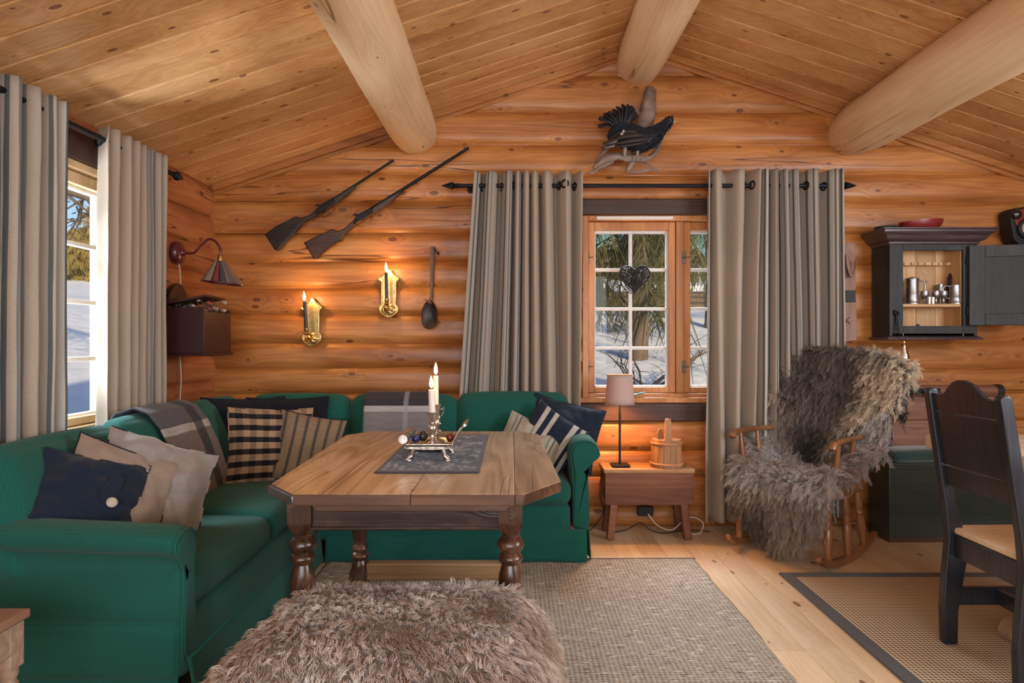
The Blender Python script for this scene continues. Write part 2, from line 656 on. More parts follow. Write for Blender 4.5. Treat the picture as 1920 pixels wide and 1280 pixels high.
# window openings
WB = (0.455, 1.73, 0.835, 2.015)
WLf = (1.90, 3.17, 0.79, 2.0)
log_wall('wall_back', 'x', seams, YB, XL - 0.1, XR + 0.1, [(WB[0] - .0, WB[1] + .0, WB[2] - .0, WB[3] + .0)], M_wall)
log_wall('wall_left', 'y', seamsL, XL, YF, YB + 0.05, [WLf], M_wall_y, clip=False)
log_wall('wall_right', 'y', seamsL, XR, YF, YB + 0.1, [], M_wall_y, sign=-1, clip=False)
log_wall('wall_front', 'x', seams, YF, XL - 0.1, XR + 0.1, [], M_wall, sign=-1)

# floor boards run away from the camera
mb = MB()
x, i = XL - 0.08, 0
while x < XR + 0.1:
    y = YF - random.random() * 2
    while y < YB + 0.1:
        L = 1.6 + random.random() * 1.2
        y0, y1 = max(y, YF - .05), min(y + L, YB + 0.08)
        if y1 > y0 + 0.02:
            mb.cur = i * 0.77
            i += 1
            g = 0.0011
            mb.add([(x, y0, -.004), (x + g, y0 + g, 0), (x + .137 - g, y0 + g, 0), (x + .137, y0, -.004), (x, y1, -.004), (x + g, y1 - g, 0), (x + .137 - g, y1 - g, 0), (x + .137, y1, -.004)],
                   [(0, 1, 5, 4), (1, 2, 6, 5), (2, 3, 7, 6), (0, 3, 2, 1), (4, 5, 6, 7)])
        y += L
    x += .137
struct(mb, 'floor', M_floor, smooth=0)

# ceiling boards run up the slopes
mb = MB()
y, i = YF - 0.05, 0
while y < YB + 0.1:
    for sg in (-1, 1):
        mb.cur = i * 1.13 + 0.2
        i += 1
        xe = XL - 0.12 if sg < 0 else XR + 0.12
        ze = RZZ - SL * abs(xe - RXX)
        w = 0.148
        g = 0.007
        vs = []
        for (xx, zz) in ((RXX, RZZ), (xe, ze)):
            vs += [(xx, y, zz + g), (xx, y + 0.003, zz + g), (xx, y + g + .003, zz), (xx, y + w - g, zz), (xx, y + w, zz + g)]
        fs = [(k, k + 1, k + 6, k + 5) for k in range(4)]
        if sg < 0: fs = [f[::-1] for f in fs]
        mb.add(vs, fs)
    y += 0.148
struct(mb, 'ceiling', M_ceil, smooth=0)
# roof above
mb = MB()
for sg in (-1, 1):
    xe = XL - 0.6 if sg < 0 else XR + 0.6
    ze = RZZ - SL * abs(xe - RXX)
    mb.add([(RXX, YF - .5, RZZ + .22), (xe, YF - .5, ze + .22), (xe, YB + .55, ze + .22), (RXX, YB + .55, RZZ + .22),
            (RXX, YF - .5, RZZ + .1), (xe, YF - .5, ze + .1), (xe, YB + .55, ze + .1), (RXX, YB + .55, RZZ + .1)],
           [(0, 1, 2, 3), (7, 6, 5, 4), (0, 4, 5, 1), (1, 5, 6, 2), (2, 6, 7, 3)])
r_ = struct(mb, 'roof', M_dark, smooth=0)

# gable trims
for nm, sg in (('trim_1', -1), ('trim_2', 1)):
    mb = MB()
    xe = XL if sg < 0 else XR
    ze = ceil_z(xe)
    for (dz, dy, w) in ((0.022, 0.0, 0.045), (0.055, 0.022, 0.03)):
        a = (RXX, YB - 0.002 + dy, RZZ - dz)
        b = (xe, YB - 0.002 + dy, ze - dz)
        mb.beam(a, b, 0.05, w)
    struct(mb, nm, M_trim, bevel=0.006, smooth=30)


# ------------------------------------------------------------------ log purlins
def purlin(label, x, z, r, r2, seed, tip=0.0):
    mb = MB()
    ys = np.linspace(YF + 0.05, YB + 0.03, 60)

    def fn(u, v):
        y = YF + 0.05 + (YB + 0.02 - YF) * v
        rr = r + (r2 - r) * (1 - v)
        t = (y - (YB - 0.28)) / 0.30
        if t > 0: rr *= 1 - tip * t * t
        a = 2 * PI * u
        rr *= 1 + 0.045 * noise.noise((math.cos(a) * 1.2, math.sin(a) * 1.2, y * 1.4 + seed)) + 0.012 * noise.noise((math.cos(a) * 4, math.sin(a) * 4, y * 5 + seed))
        return (x + rr * math.cos(a), y, z + rr * math.sin(a))
    mb.grid(40, 70, fn, cu=True, flip=True)
    mb.cur = seed
    mb.pid = [seed * 0.37] * len(mb.pid)
    o = mb.build('log_purlin', M_beam, smooth=60)
    return tag(o, label, 'beam', 'pale peeled log purlins under the ceiling')


purlin('pale round log beam running under the left ceiling slope above the rifles', -0.628, 2.545, 0.150, 0.165, 3, 0.10)
purlin('pale round ridge log beam ending above the mounted bird', 0.817, 2.995, 0.152, 0.165, 17, 0.10)
purlin('thick cracked log beam under the right ceiling slope above the right curtain', 2.19, 2.545, 0.165, 0.195, 29, 0.14)


# ------------------------------------------------------------------ windows
def glass_mat():
    t = NT('window_glass')
    tr = t.n('BsdfTransparent')
    gl = t.n('BsdfGlossy', None, Roughness=0.02)
    mx = t.n('MixShader')
    fr = t.n('LayerWeight', None, Blend=0.5)
    t.put(mx.inputs[0], t.m('MULTIPLY_ADD', t.m('POWER', fr.outputs['Facing'], 5.0), 0.35, 0.010))
    t.t.links.new(tr.outputs[0], mx.inputs[1])
    t.t.links.new(gl.outputs[0], mx.inputs[2])
    t.t.links.new(mx.outputs[0], t.out.inputs[0])
    return t.mat


M_glass = glass_mat()


def window(name, to, R, wood_m, left_hung):
    a0, a1, b0, b1 = R
    rt = thing(name, None, None, to(0, 0, 0))
    rt['kind'] = 'structure'

    def bar(mb, p0, p1, q0, q1, d0, d1):
        A, B = to(p0, q0, d0), to(p1, q1, d1)
        mb.bx(min(A[0], B[0]), max(A[0], B[0]), min(A[1], B[1]), max(A[1], B[1]), min(A[2], B[2]), max(A[2], B[2]))
    mb = MB()
    for k, (p0, p1, q0, q1) in enumerate(((a0, a0 + .04, b0, b1), (a1 - .04, a1, b0, b1), (a0 + .04, a1 - .04, b1 - .035, b1), (a0 + .04, a1 - .04, b0, b0 + .03), ((a0 + a1) / 2 - .026, (a0 + a1) / 2 + .026, b0 + .03, b1 - .035))):
        mb.cur = k
        bar(mb, p0, p1, q0, q1, -.005 if k < 4 else .02, .11)
    mb.build('frame', wood_m, rt, bevel=0.004, smooth=30)
    mb = MB()
    bar(mb, a0 - .03, a1 + .03, b0 - .03, b0 + .004, -.03, .06)
    mb.build('sill', wood_m, rt, bevel=0.006, smooth=30)
    for sd in (0, 1):
        s0 = a0 + .042 if sd == 0 else (a0 + a1) / 2 + .028
        s1 = (a0 + a1) / 2 - .028 if sd == 0 else a1 - .042
        c0, c1 = b0 + .032, b1 - .037
        mb = MB()
        fw = .042
        for k, (p0, p1, q0, q1) in enumerate(((s0, s0 + fw, c0, c1), (s1 - fw, s1, c0, c1), (s0 + fw, s1 - fw, c1 - fw - .012, c1), (s0 + fw, s1 - fw, c0, c0 + fw - .006))):
            mb.cur = k + 5 + sd
            bar(mb, p0, p1, q0, q1, .03, .075)
        sash = mb.build('sash', wood_m, rt, bevel=0.004, smooth=30)
        g0, g1, h0, h1 = s0 + fw - .004, s1 - fw + .004, c0 + fw - .010, c1 - fw - .008
        mb = MB()
        for (p0, p1, q0, q1) in ((g0, g0 + .014, h0, h1), (g1 - .014, g1, h0, h1), (g0 + .014, g1 - .014, h1 - .018, h1), (g0 + .014, g1 - .014, h0, h0 + .014)):
            bar(mb, p0, p1, q0, q1, .065, .10)
        gm = (g0 + g1) / 2
        bar(mb, gm - .010, gm + .010, h0 + .014, h1 - .018, .07, .098)
        for k in (1, 2, 3):
            h = h0 + (h1 - h0) * k / 4
            bar(mb, g0 + .014, g1 - .014, h - .010, h + .010, .069, .0975)
        mb.build('glazing_bars', M_white, sash, bevel=0.003, smooth=30)
        mb = MB()
        bar(mb, g0 + .01, g1 - .01, h0 + .01, h1 - .01, .083, .086)
        mb.build('pane', M_glass, sash, smooth=0)
        for hz in (b0 + .20, b1 - .27):
            mb = MB()
            ed = s0 - .004 if sd == 0 else s0 - .004
            bar(mb, ed - .012, ed + .012, hz - .04, hz + .04, .018, .03)
            A = to(ed, hz, .016)
            mb.lathe([(0, -.006), (.009, -.006), (.009, .008), (0, .008)], 12, T(*A))
            B = to(ed + .035, hz + .003, .010)
            mb.tube([A, B], .004, 6)
            mb.build('latch', M_bronze, sash, bevel=0.002)
    # ventilation strip above the sashes
    mb = MB()
    bar(mb, a0 + .09, (a0 + a1) / 2 - .05, b1 - .028, b1 - .006, -.012, .0)
    mb.build('vent_strip', M_white, rt, bevel=0.008, seg=3)
    return rt


window('window_1', lambda a, b, d: Vector((a, YB + d, b)), WB, M_winwood, True)
window('window_2', lambda a, b, d: Vector((XL - d, a, b)), WLf, M_winpale, True)

window('window_added_front', lambda a, b, d: Vector((a, YF + .13 - d, b)), (-1.8, 1.4, .8, 2.25), M_winwood, True)  # added frame on the solid front wall, only there for the front fill
window('window_added_right', lambda a, b, d: Vector((XR - .13 + d, a, b)), (0.0, 2.4, .9, 2.1), M_winwood, True)  # likewise added, unseen, set before the closed right wall for its fill
for nm, (p0, p1, q0, q1, ax) in {'trim_3': (WB[0] - .02, WB[1] + .03, 2.015, 2.12, 'x'), 'trim_4': (WB[0] - .04, WB[1] + .03, .685, .803, 'x'),
                                 'trim_5': (WLf[0] - .03, WLf[1] + .03, 2.0, 2.13, 'y')}.items():
    mb = MB()
    if ax == 'x': mb.bx(p0, p1, YB - .022, YB + .06, q0, q1)
    else: mb.bx(XL - .06, XL + .018, p0, p1, q0, q1)
    struct(mb, nm, M_dark, bevel=0.008, smooth=30)

# outer lining round the openings so that the wall has a thickness
mb = MB()
for (x0, x1) in ((XL - .25, WB[0]), (WB[1], XR + .25)):
    mb.bx(x0, x1, YB + .05, YB + .21, -.6, 2.1)
mb.bx(WB[0], WB[1], YB + .05, YB + .21, -.6, WB[2])
mb.bx(XL - .25, XR + .25, YB + .05, YB + .21, WB[3], 2.22)
struct(mb, 'wall_back_outside', M_dark, smooth=0)
mb = MB()
mb.bx(XL - .25, XL - .05, YF - .2, WLf[0], -.6, 2.15)
mb.bx(XL - .25, XL - .12, WLf[1] + .35, YB + .2, -.6, 2.15)
mb.bx(XL - .12, XL - .05, WLf[1] + .02, YB + .2, -.6, 2.15)
mb.bx(XL - .25, XL - .05, WLf[0], WLf[1], -.6, WLf[2])
mb.bx(XL - .25, XL - .05, WLf[0], WLf[1], WLf[3], 2.15)
struct(mb, 'wall_left_outside', M_dark, smooth=0)

# ------------------------------------------------------------------ outdoors
def snow_mat():
    t = NT('snow')
    v = t.obj()
    nz = t.noise(v, 1.2, 5)
    t.set(Base_Color=t.mix(nz, (0.78, 0.82, 0.90), (0.90, 0.91, 0.95)), Roughness=0.75)
    t.bump(t.noise(v, 3.0, 6), 0.4, 0.15)
    return t.mat


M_snow = snow_mat()


def ground_z(x, y):
    dy = max(0, y - 4.4)
    dx = max(0, -2.3 - x)
    r = math.hypot(dx, dy)
    z = -0.25 + 0.10 * r + 1.25 * (1 - math.exp(-(r / 6.5) ** 2)) * (0.75 + 0.50 * (dx / (dx + dy + 1e-6)))
    if r > 16: z += 0.06 * (r - 16)
    return z + 0.22 * min(1, r / 4) * noise.noise((x * 0.28, y * 0.28, 2)) + 0.06 * noise.noise((x * 1.1, y * 1.1, 5)) * min(1, r)


mb = MB()
mb.grid(110, 110, lambda u, v: (lambda x, y: (x, y, ground_z(x, y)))(-70 + 110 * (u ** 0.75 if u > 0 else 0), -12 + 82 * v))
struct(mb, 'snow_ground', M_snow, smooth=180)


def leafy(name, a, b, bright=1.0):
    t = NT(name)
    c = t.n('HairInfo').outputs['Random']
    nz = t.noise(t.obj(), 2.2, 3)
    t.set(Base_Color=t.mix(t.m('MULTIPLY_ADD', nz, 0.6, t.m('MULTIPLY', c, 0.5)), a, b), Roughness=0.7)
    return t.mat


M_spruce = leafy('spruce_needles', (0.03, 0.05, 0.022), (0.17, 0.15, 0.045))
M_larch = leafy('golden_twigs', (0.18, 0.13, 0.04), (0.42, 0.32, 0.10))
M_bark = plain('grey_bark', (0.16, 0.12, 0.09), 0.9, 0, 0.4, 22, 0.9)


def strands(name, P, mat, rad, parent=None, colors=None, world=True, tipscale=0.35):
    """P: (n, k, 3) array of strand points -> one hair curves object"""
    n, k, _ = P.shape
    hc = bpy.data.hair_curves.new(name)
    hc.add_curves([k] * n)
    if parent is not None and world:
        inv = np.array(MW[parent.name].inverted()) if parent.name in MW else np.eye(4)
        P = P @ inv[:3, :3].T + inv[:3, 3]
    hc.points.foreach_set('position', P.reshape(-1).astype(np.float32))
    ra = hc.attributes.get('radius') or hc.attributes.new('radius', 'FLOAT', 'POINT')
    prof = np.linspace(1, tipscale, k)
    rr = (np.broadcast_to(np.asarray(rad).reshape(-1, 1), (n, 1)) * prof[None, :]).astype(np.float32)
    ra.data.foreach_set('value', rr.reshape(-1))
    if colors is not None:
        ca = hc.attributes.new('col', 'FLOAT_COLOR', 'CURVE')
        cc = np.ones((n, 4), dtype=np.float32)
        cc[:, :3] = colors
        ca.data.foreach_set('color', cc.reshape(-1))
    hc.materials.append(mat)
    o = bpy.data.objects.new(name, hc)
    COL.objects.link(o)
    if parent is not None: o.parent = parent
    return o


def spruce(loc, h, r, label, cat='tree', z0=0.25, nb=60, droop=0.5, mat=None, group=None, trunk_r=0.1, tw=46, bare=False, seed=0):
    rr = random.Random(seed)
    g = np.random.default_rng(seed)
    t = thing('spruce_tree', label, cat, loc, group=group)
    lx, ly, lz = loc
    mb = MB()
    mb.tube([(lx + 0.03 * math.sin(k), ly, lz - .3 + (h + .3) * k / 12) for k in range(13)], [trunk_r * (1 - 0.85 * k / 12) for k in range(13)], 12)
    br = []
    P = []
    for i in range(nb):
        f = z0 + (1 - z0) * (i + rr.random()) / nb
        z = lz + h * f
        a = rr.random() * 2 * PI
        L = r * (1 - f) ** 0.7 * (0.7 + 0.5 * rr.random()) + 0.1
        pts = []
        for k in range(6):
            s = k / 5
            pts.append(Vector((lx + math.cos(a) * L * s, ly + math.sin(a) * L * s, z - droop * L * s * s + 0.06 * math.sin(3 * s + i))))
        mb.tube(pts, [0.016 * (1 - .7 * k / 5) for k in range(6)], 5)
        for j in range(0 if bare else int(tw * (0.4 + L / r))):
            s = 0.12 + 0.88 * rr.random()
            p = np.array(lerp_list(pts, s))
            side = (a + PI / 2) + rr.choice((0, PI)) + rr.uniform(-.6, .6)
            Lh = rr.uniform(.18, .45) * (0.4 + L / 2.2)
            out = np.array([math.cos(side), math.sin(side), 0]) * Lh * rr.uniform(.1, .7)
            q = np.array([p + out * u + np.array([0, 0, -1]) * Lh * u ** 1.6 for u in np.linspace(0, 1, 4)])
            P.append(q)
    mb.build('trunk', M_bark, t, smooth=60)
    if P:
        strands('foliage', np.array(P), mat or M_spruce, g.uniform(.006, .013, len(P)), t)
    return t


def at(px, Y, dz=0): 
    x = (px - 960) / FP * Y
    return (x, Y, ground_z(x, Y) + dz)


spruce(at(1196, 10.5), 9.0, 3.1, 'large old spruce with drooping branches and thick grey trunk outside the back window', z0=0.20, nb=120, droop=0.62, trunk_r=0.16, tw=70, seed=2, group=None)
spruce(at(1060, 10.5), 6.5, 1.1, 'slim dark spruce at the left edge of the back window view', z0=0.2, nb=46, droop=0.8, trunk_r=0.07, seed=3)
spruce(at(1330, 14.0), 9.0, 2.2, 'spruce partly behind the right curtain outside the back window', z0=0.14, nb=80, droop=0.6, trunk_r=0.12, seed=4)
# bare twiggy shrub before the trunk
sh = thing('bare_shrub', 'bare dark twiggy branches in the snow before the spruce trunk', 'shrub', at(1215, 8.6))
mb = MB()
rr = random.Random(11)
bx_, by_, bz_ = at(1215, 8.6)
for i in range(12):
    a, L = rr.uniform(-PI, PI), rr.uniform(.5, 1.1)
    pts = [Vector((bx_ + math.cos(a) * L * s + .05 * math.sin(7 * s + i), by_ + math.sin(a) * L * s * .6, bz_ - .1 + L * (1.0 * s - .25 * s * s) + .03 * math.sin(9 * s))) for s in np.linspace(0, 1, 7)]
    mb.tube(pts, [.014 * (1 - .8 * s) + .002 for s in np.linspace(0, 1, 7)], 5)
    for j in range(6):
        p = lerp_list(pts, rr.uniform(.3, .95))
        d = Vector((rr.uniform(-1, 1), rr.uniform(-.5, .5), rr.uniform(-.2, .7))) * rr.uniform(.12, .35)
        mb.tube([p, p + d * .5 + Vector((0, 0, .02)), p + d], [.006, .005, .002], 4)
mb.build('branches', M_bark, sh, smooth=60)
# left window trees
lt = ((134, 21, 1.7, 1.0, 'golden sunlit tree in the far middle of the left window view', M_larch), (172, 24, 2.6, 0.8, 'tall thin sunlit tree at the right side of the left window view', M_larch),
      (100, 24, 1.7, 1.4, 'bushy sunlit tree at the left side of the left window view', M_larch), (150, 27, 1.7, 1.8, 'green sunlit spruce behind the golden tree outside the left window', M_spruce))
for k, (px, Y, h, r, lb, m) in enumerate(lt):
    spruce(at(px, Y), h, r, lb, z0=0.03, nb=60, droop=0.1, mat=m, trunk_r=0.06, tw=60, seed=20 + k, group='sunlit trees outside the left window')
# overhanging bare bough near left window top
ob = thing('bare_bough', 'bare dark bough with small twigs hanging against the sky outside the left window', 'branch', (-3.9, 5.0, 3.0))
mb = MB()
pts = [Vector((-6.6, 6.0, 3.35)), Vector((-5.2, 6.2, 2.95)), Vector((-4.2, 6.25, 2.62)), Vector((-3.85, 6.3, 2.50))]
mb.tube(spline(pts, 5), [.06 - .0025 * k for k in range(16)], 7)
rr = random.Random(5)
for j in range(34):
    p = lerp_list(pts, rr.uniform(.2, 1))
    d = Vector((rr.uniform(-.6, .6), rr.uniform(-.2, .2), -rr.uniform(.15, .75)))
    mb.tube([p, p + d * .5 + Vector((.05, 0, 0)), p + d], [.012, .008, .003], 4)
    for q in range(4):
        s = p + d * rr.uniform(.3, 1)
        mb.tube([s, s + Vector((rr.uniform(-.15, .15), rr.uniform(-.1, .1), rr.uniform(-.1, .05)))], [.008, .003], 4)
mb.build('twigs', M_bark, ob, smooth=60)

# teal roofed house behind the spruce and a dark log fence
hx, hy, hz = at(1150, 34)
hs = thing('neighbour_house', 'dark timber house with a pale teal roof beyond the trees', 'house', (hx, hy, hz))
mb = MB(); mb.bx(hx - 3.6, hx + 4.5, hy, hy + 5, hz - .5, hz + 2.0)
mb.build('wall', M_dark, hs, smooth=0)
mb = MB()
mb.add([(hx - 4.2, hy - .8, hz + 1.7), (hx + 5, hy - .8, hz + 1.7), (hx + 5, hy + 3, hz + 4.2), (hx - 4.2, hy + 3, hz + 4.2), (hx - 4.2, hy - .8, hz + 1.5), (hx + 5, hy - .8, hz + 1.5), (hx + 5, hy + 3, hz + 4.0), (hx - 4.2, hy + 3, hz + 4.0)],
       [(0, 1, 2, 3), (7, 6, 5, 4), (0, 4, 5, 1), (1, 5, 6, 2), (2, 6, 7, 3), (3, 7, 4, 0)])
mb.build('roof', plain('teal_roof', (0.18, 0.42, 0.44), 0.6), hs, smooth=0)
fx, fy, fz = at(1150, 19)
fo = thing('log_fence', 'low dark log fence with snow on top beyond the spruce trunk', 'fence', (fx, fy, fz))
mb = MB()
for k in range(3): mb.tube([(fx - 4, fy, fz + .1 + .17 * k), (fx + 7, fy + .3, fz + .1 + .17 * k)], .085, 10)
for k in range(7): mb.tube([(fx - 3.5 + 1.6 * k, fy - .1, fz - .3), (fx - 3.5 + 1.6 * k, fy - .1, fz + .62)], .06, 8)
mb.build('rails', M_bark, fo, smooth=60)
mb = MB(); mb.soft((fx + 1.5, fy + .12, fz + .62), (11, .34, .2), .09, n=8)
mb.build('snow_cap', M_snow, fo, smooth=60)

# ================================================================== furniture
M_sofa = fabric('green_wool', (0.010, 0.118, 0.092), (0.004, 0.055, 0.043), sheen=0.10, bump=0.5, sc=620)
M_navy = fabric('navy_denim', (0.012, 0.022, 0.044), (0.004, 0.008, 0.018), sheen=0.1)
M_blackf = fabric('black_cotton', (0.010, 0.012, 0.020), (0.004, 0.005, 0.009), sheen=0.05)
M_taupe = fabric('taupe_linen', (0.33, 0.25, 0.19), (0.22, 0.16, 0.12))
M_silk = fabric('grey_satin', (0.30, 0.27, 0.25), (0.22, 0.19, 0.175), rough=0.42, bump=0.15)


def roll(poly_pts, n=6):
    return [(p.x, p.y) for p in spline([(a, b, 0) for a, b in poly_pts], n)]


sofa = thing('corner_sofa', 'L-shaped dark green upholstered corner sofa with skirt, filling the room corner', 'sofa', (-1.5, 3.6, 0.01))
# backs: frame under the cushions
SX, SYF = -1.05, 3.48      # skirt front planes
mb = MB()
mb.soft((-1.79, 2.93, .38), (.20, 1.86, .62), .06, n=8)
mb.build('back_frame', M_sofa, sofa, smooth=60)
mb = MB()
mb.soft((-.72, 4.0, .38), (2.1, .18, .62), .06, n=8)
mb.build('back_frame', M_sofa, sofa, smooth=60)
# plinth with welted front
mb = MB()
mb.soft((-1.44, 2.75, .215), (.79, 1.46, .21), .045, (.01, .01, 0), n=10)
mb.build('base', M_sofa, sofa, smooth=60)
mb = MB()
mb.soft((-.70, 3.76, .215), (2.04, .585, .21), .045, (.0, .012, 0), n=12)
mb.build('base', M_sofa, sofa, smooth=60)


def skirt(pts, z0, z1, name='skirt', flare=0.02, seed=0):
    mb = MB()
    P = [Vector((a, b, 0)) for a, b in pts]
    L = [0]
    for i in range(1, len(P)): L.append(L[-1] + (P[i] - P[i - 1]).length)
    n = 90

    def fn(u, v):
        s = u * L[-1]
        k = 0
        while k < len(P) - 2 and s > L[k + 1]: k += 1
        d = (P[k + 1] - P[k]).normalized()
        p = P[k] + d * (s - L[k])
        nrm = Vector((d.y, -d.x, 0))
        w = (1 - v)
        off = flare * w + 0.010 * w * noise.noise((s * 5, seed, 0)) + 0.007 * w * math.sin(s * 17 + seed)
        p = p + nrm * off
        return (p.x, p.y, z0 + (z1 - z0) * v)
    mb.grid(n, 8, fn)
    o = mb.build(name, M_sofa, sofa, smooth=180, solid=.006)
    mb = MB()
    mb.tube([(p.x, p.y, z1 + .001) for p in P], .0055, 8)
    mb.build('welt', M_sofa, o, smooth=180)
    return o


skirt([(SX + .010, 2.06), (SX + .010, 3.46)], .014, .178, seed=1)
skirt([(-1.01, SYF - .012), (.405, SYF - .012)], .014, .178, seed=4)
skirt([(-1.88, 2.035), (-1.06, 2.035)], .014, .17, flare=.008, seed=8)
skirt([(.42, 3.50), (.42, 4.05)], .014, .17, flare=.008, seed=9)
# seat cushions
for (c, d, nb) in (((-1.38, 2.45, .375), (.66, .74, .135), 0), ((-1.38, 3.20, .375), (.66, .74, .135), 0), ((-.68, 3.76, .375), (.66, .60, .13), 0), ((-.01, 3.745, .375), (.66, .60, .135), 0)):
    mb = MB()
    mb.soft(c, d, .055, (.012, .012, .028), n=14)
    mb.build('seat_cushion', M_sofa, sofa, smooth=80)
mb = MB()
mb.soft((-1.36, 3.82, .372), (.68, .50, .12), .05, (0, 0, .01), n=10)
mb.build('seat_cushion', M_sofa, sofa, smooth=80)


# back cushions
def backc(c, d, rz, lean, bul=.035, seed=0):
    mb = MB()

    def fn(p):
        # soft top line, thinner at the top
        k = (p.z / d[2] + .5)
        p.y *= 1 - .28 * k
        return p
    mb.soft((0, 0, 0), d, .075, (.01, bul, .012), n=16, fn=fn)
    Mx = T(*c) @ RZ(rz) @ RX(lean)
    mb.v = [Mx @ v for v in mb.v]
    mb.build('back_cushion', M_sofa, sofa, smooth=80)


backc((-1.66, 2.36, .625), (.66, .20, .46), 90, -13)
backc((-1.66, 2.99, .64), (.60, .20, .46), 90, -13)
backc((-1.66, 3.58, .645), (.58, .20, .46), 90, -13)
backc((-1.29, 3.90, .645), (.62, .19, .46), 0, -10)
backc((-.66, 3.91, .645), (.655, .19, .46), 0, -10)
backc((.005, 3.91, .655), (.68, .19, .46), 0, -10)


# arms, a scroll profile extruded with a rounded, piped front
def arm(prof, to, d0, d1, fr):
    """prof in local (s, z), to(s, depth, z), fr = +1 when the piped front is at d0"""
    P = roll(prof, 7)
    cx = sum(p[0] for p in P) / len(P)
    cz = sum(p[1] for p in P) / len(P)
    mb = MB()
    st = [0, .012, .03, .06] + list(np.linspace(.12, 1, 12))
    L = abs(d1 - d0)
    n = len(P)
    vs, fs = [], []
    for k, s in enumerate(st):
        dd = (s if s <= .06 else s * L)
        ins = {0: .030, .012: .012, .03: .003}.get(s, 0)
        for (a, z) in P:
            v = Vector((a - cx, z - cz))
            l = v.length
            v = v * ((l - ins) / l)
            dp = d0 + (d1 - d0) / L * dd
            rise = armrise(dd)
            zz = cz + v.y
            zz += rise * max(0, (zz - .3) / .3)
            vs.append(to(cx + v.x, dp, zz))
    for k in range(len(st) - 1):
        for i in range(n):
            j = (i + 1) % n
            fs.append((k * n + i, k * n + j, (k + 1) * n + j, (k + 1) * n + i))
    fs.append(tuple(range(n)))
    fs.append(tuple((len(st) - 1) * n + i for i in range(n)))
    mb.add(vs, fs)
    bm = bmesh.new()
    o = mb.build('arm', M_sofa, sofa, smooth=50)
    bm.from_mesh(o.data)
    bmesh.ops.recalc_face_normals(bm, faces=bm.faces)
    bm.to_mesh(o.data)
    bm.free()
    # piping
    mb = MB()
    pts = []
    for (a, z) in P:
        v = Vector((a - cx, z - cz))
        v = v * ((v.length - .012) / v.length)
        pts.append(to(cx + v.x, d0 + (d1 - d0) / L * .010, cz + v.y))
    mb.tube(pts, .0055, 8, closed=True)
    mb.build('piping', M_sofa, o, smooth=180)
    return o


def armrise(d): return 0.0


arm([(.335, .17), (.332, .35), (.318, .50), (.315, .60), (.345, .655), (.40, .668), (.455, .65), (.483, .60), (.475, .572), (.447, .552), (.425, .50), (.415, .42), (.413, .17), (.335, .17)],
    lambda s, d, z: Vector((s, d, z)), 3.49, 4.06, 1)


def armrise(d): return 0.035 * min(1, d / .8)


arm([(2.125, .17), (2.128, .35), (2.135, .50), (2.135, .56), (2.11, .596), (2.06, .604), (2.015, .590), (1.995, .565), (2.003, .535), (2.03, .515), (2.045, .46), (2.05, .38), (2.05, .17), (2.125, .17)],
    lambda s, d, z: Vector((d, s, z)), -1.045, -1.90, 1)


# ------------------------------------------------------------------ pillows
def pillow_mesh(mb, w, h, th, seed=0, crumple=1.0, n=26, dog=0.07):
    def side(sg):
        def fn(u, v):
            a, b = 2 * u - 1, 2 * v - 1
            x = a * w / 2 * (1 - dog * (1 - b * b))
            y = b * h / 2 * (1 - dog * (1 - a * a))
            k = max(0, (1 - a ** 4) * (1 - b ** 4))
            z = sg * th / 2 * k ** 0.55 * (0.75 + 0.25 * (1 - (a * a + b * b) / 2))
            q = noise.noise((a * 1.7 + seed, b * 1.7, sg * 3 + seed)) * .018 + noise.noise((a * 5 + seed, b * 5, sg)) * .006
            th_ = math.atan2(b, a)
            q -= .010 * abs(noise.noise((math.cos(th_) * 5 + seed, math.sin(th_) * 5, sg))) * (a * a + b * b) + .012 * abs(noise.noise((a * 3 + b * 2 + seed, b * .8 - a, sg + seed)))
            z += q * crumple * min(1, k * 3)
            return (x, y, z)
        return fn
    mb.grid(n, n, side(1))
    mb.grid(n, n, side(-1), flip=True)
    return mb


def pillow(label, loc, rot, w, h, th, mat, seed=0, crumple=1.0, extra=None, group=None, order='XYZ', dog=.07, shape=None):
    R = Euler([math.radians(a) for a in rot], order).to_matrix().to_4x4()
    t = thing('pillow', label, 'pillow', loc, R.to_euler(), group)
    mb = pillow_mesh(MB(), w, h, th, seed, crumple, dog=dog)
    if shape: mb.v = [Vector(shape(v)) for v in mb.v]
    o = mb.build('cover', mat, t, world=False, smooth=180)
    sm = MB()
    pts = []
    for k in range(80):
        q = k / 20
        s, f = int(q), q - int(q)
        a, b = [(-1 + 2 * f, -1), (1, -1 + 2 * f), (1 - 2 * f, 1), (-1, 1 - 2 * f)][s]
        p = Vector((a * w / 2 * (1 - dog * (1 - b * b)), b * h / 2 * (1 - dog * (1 - a * a)), 0))
        if shape: p = Vector(shape(p))
        pts.append(p)
    sm.tube(pts, .0035, 6, closed=True)
    sm.build('seam', mat if not extra else extra, t, world=False, smooth=180)
    return t


def gingham(t, u, v):
    a = t.m('GREATER_THAN', fract(t, v, 6.5), 0.55)
    b = t.m('GREATER_THAN', fract(t, u, 6.5), 0.5)
    c = t.mix(t.m('MULTIPLY', b, 0.45), (0.46, 0.30, 0.18), (0.05, 0.035, 0.03))
    return t.mix(a, c, t.mix(b, (0.030, 0.025, 0.024), (0.008, 0.008, 0.010)))


def brownstripe(t, u, v):
    f = fract(t, u, 6.0)
    return bands(t, f, [.34, .42, .62, .70], [(.30, .21, .13), (.20, .15, .10), (.085, .07, .06), (.20, .15, .10), (.30, .21, .13)])


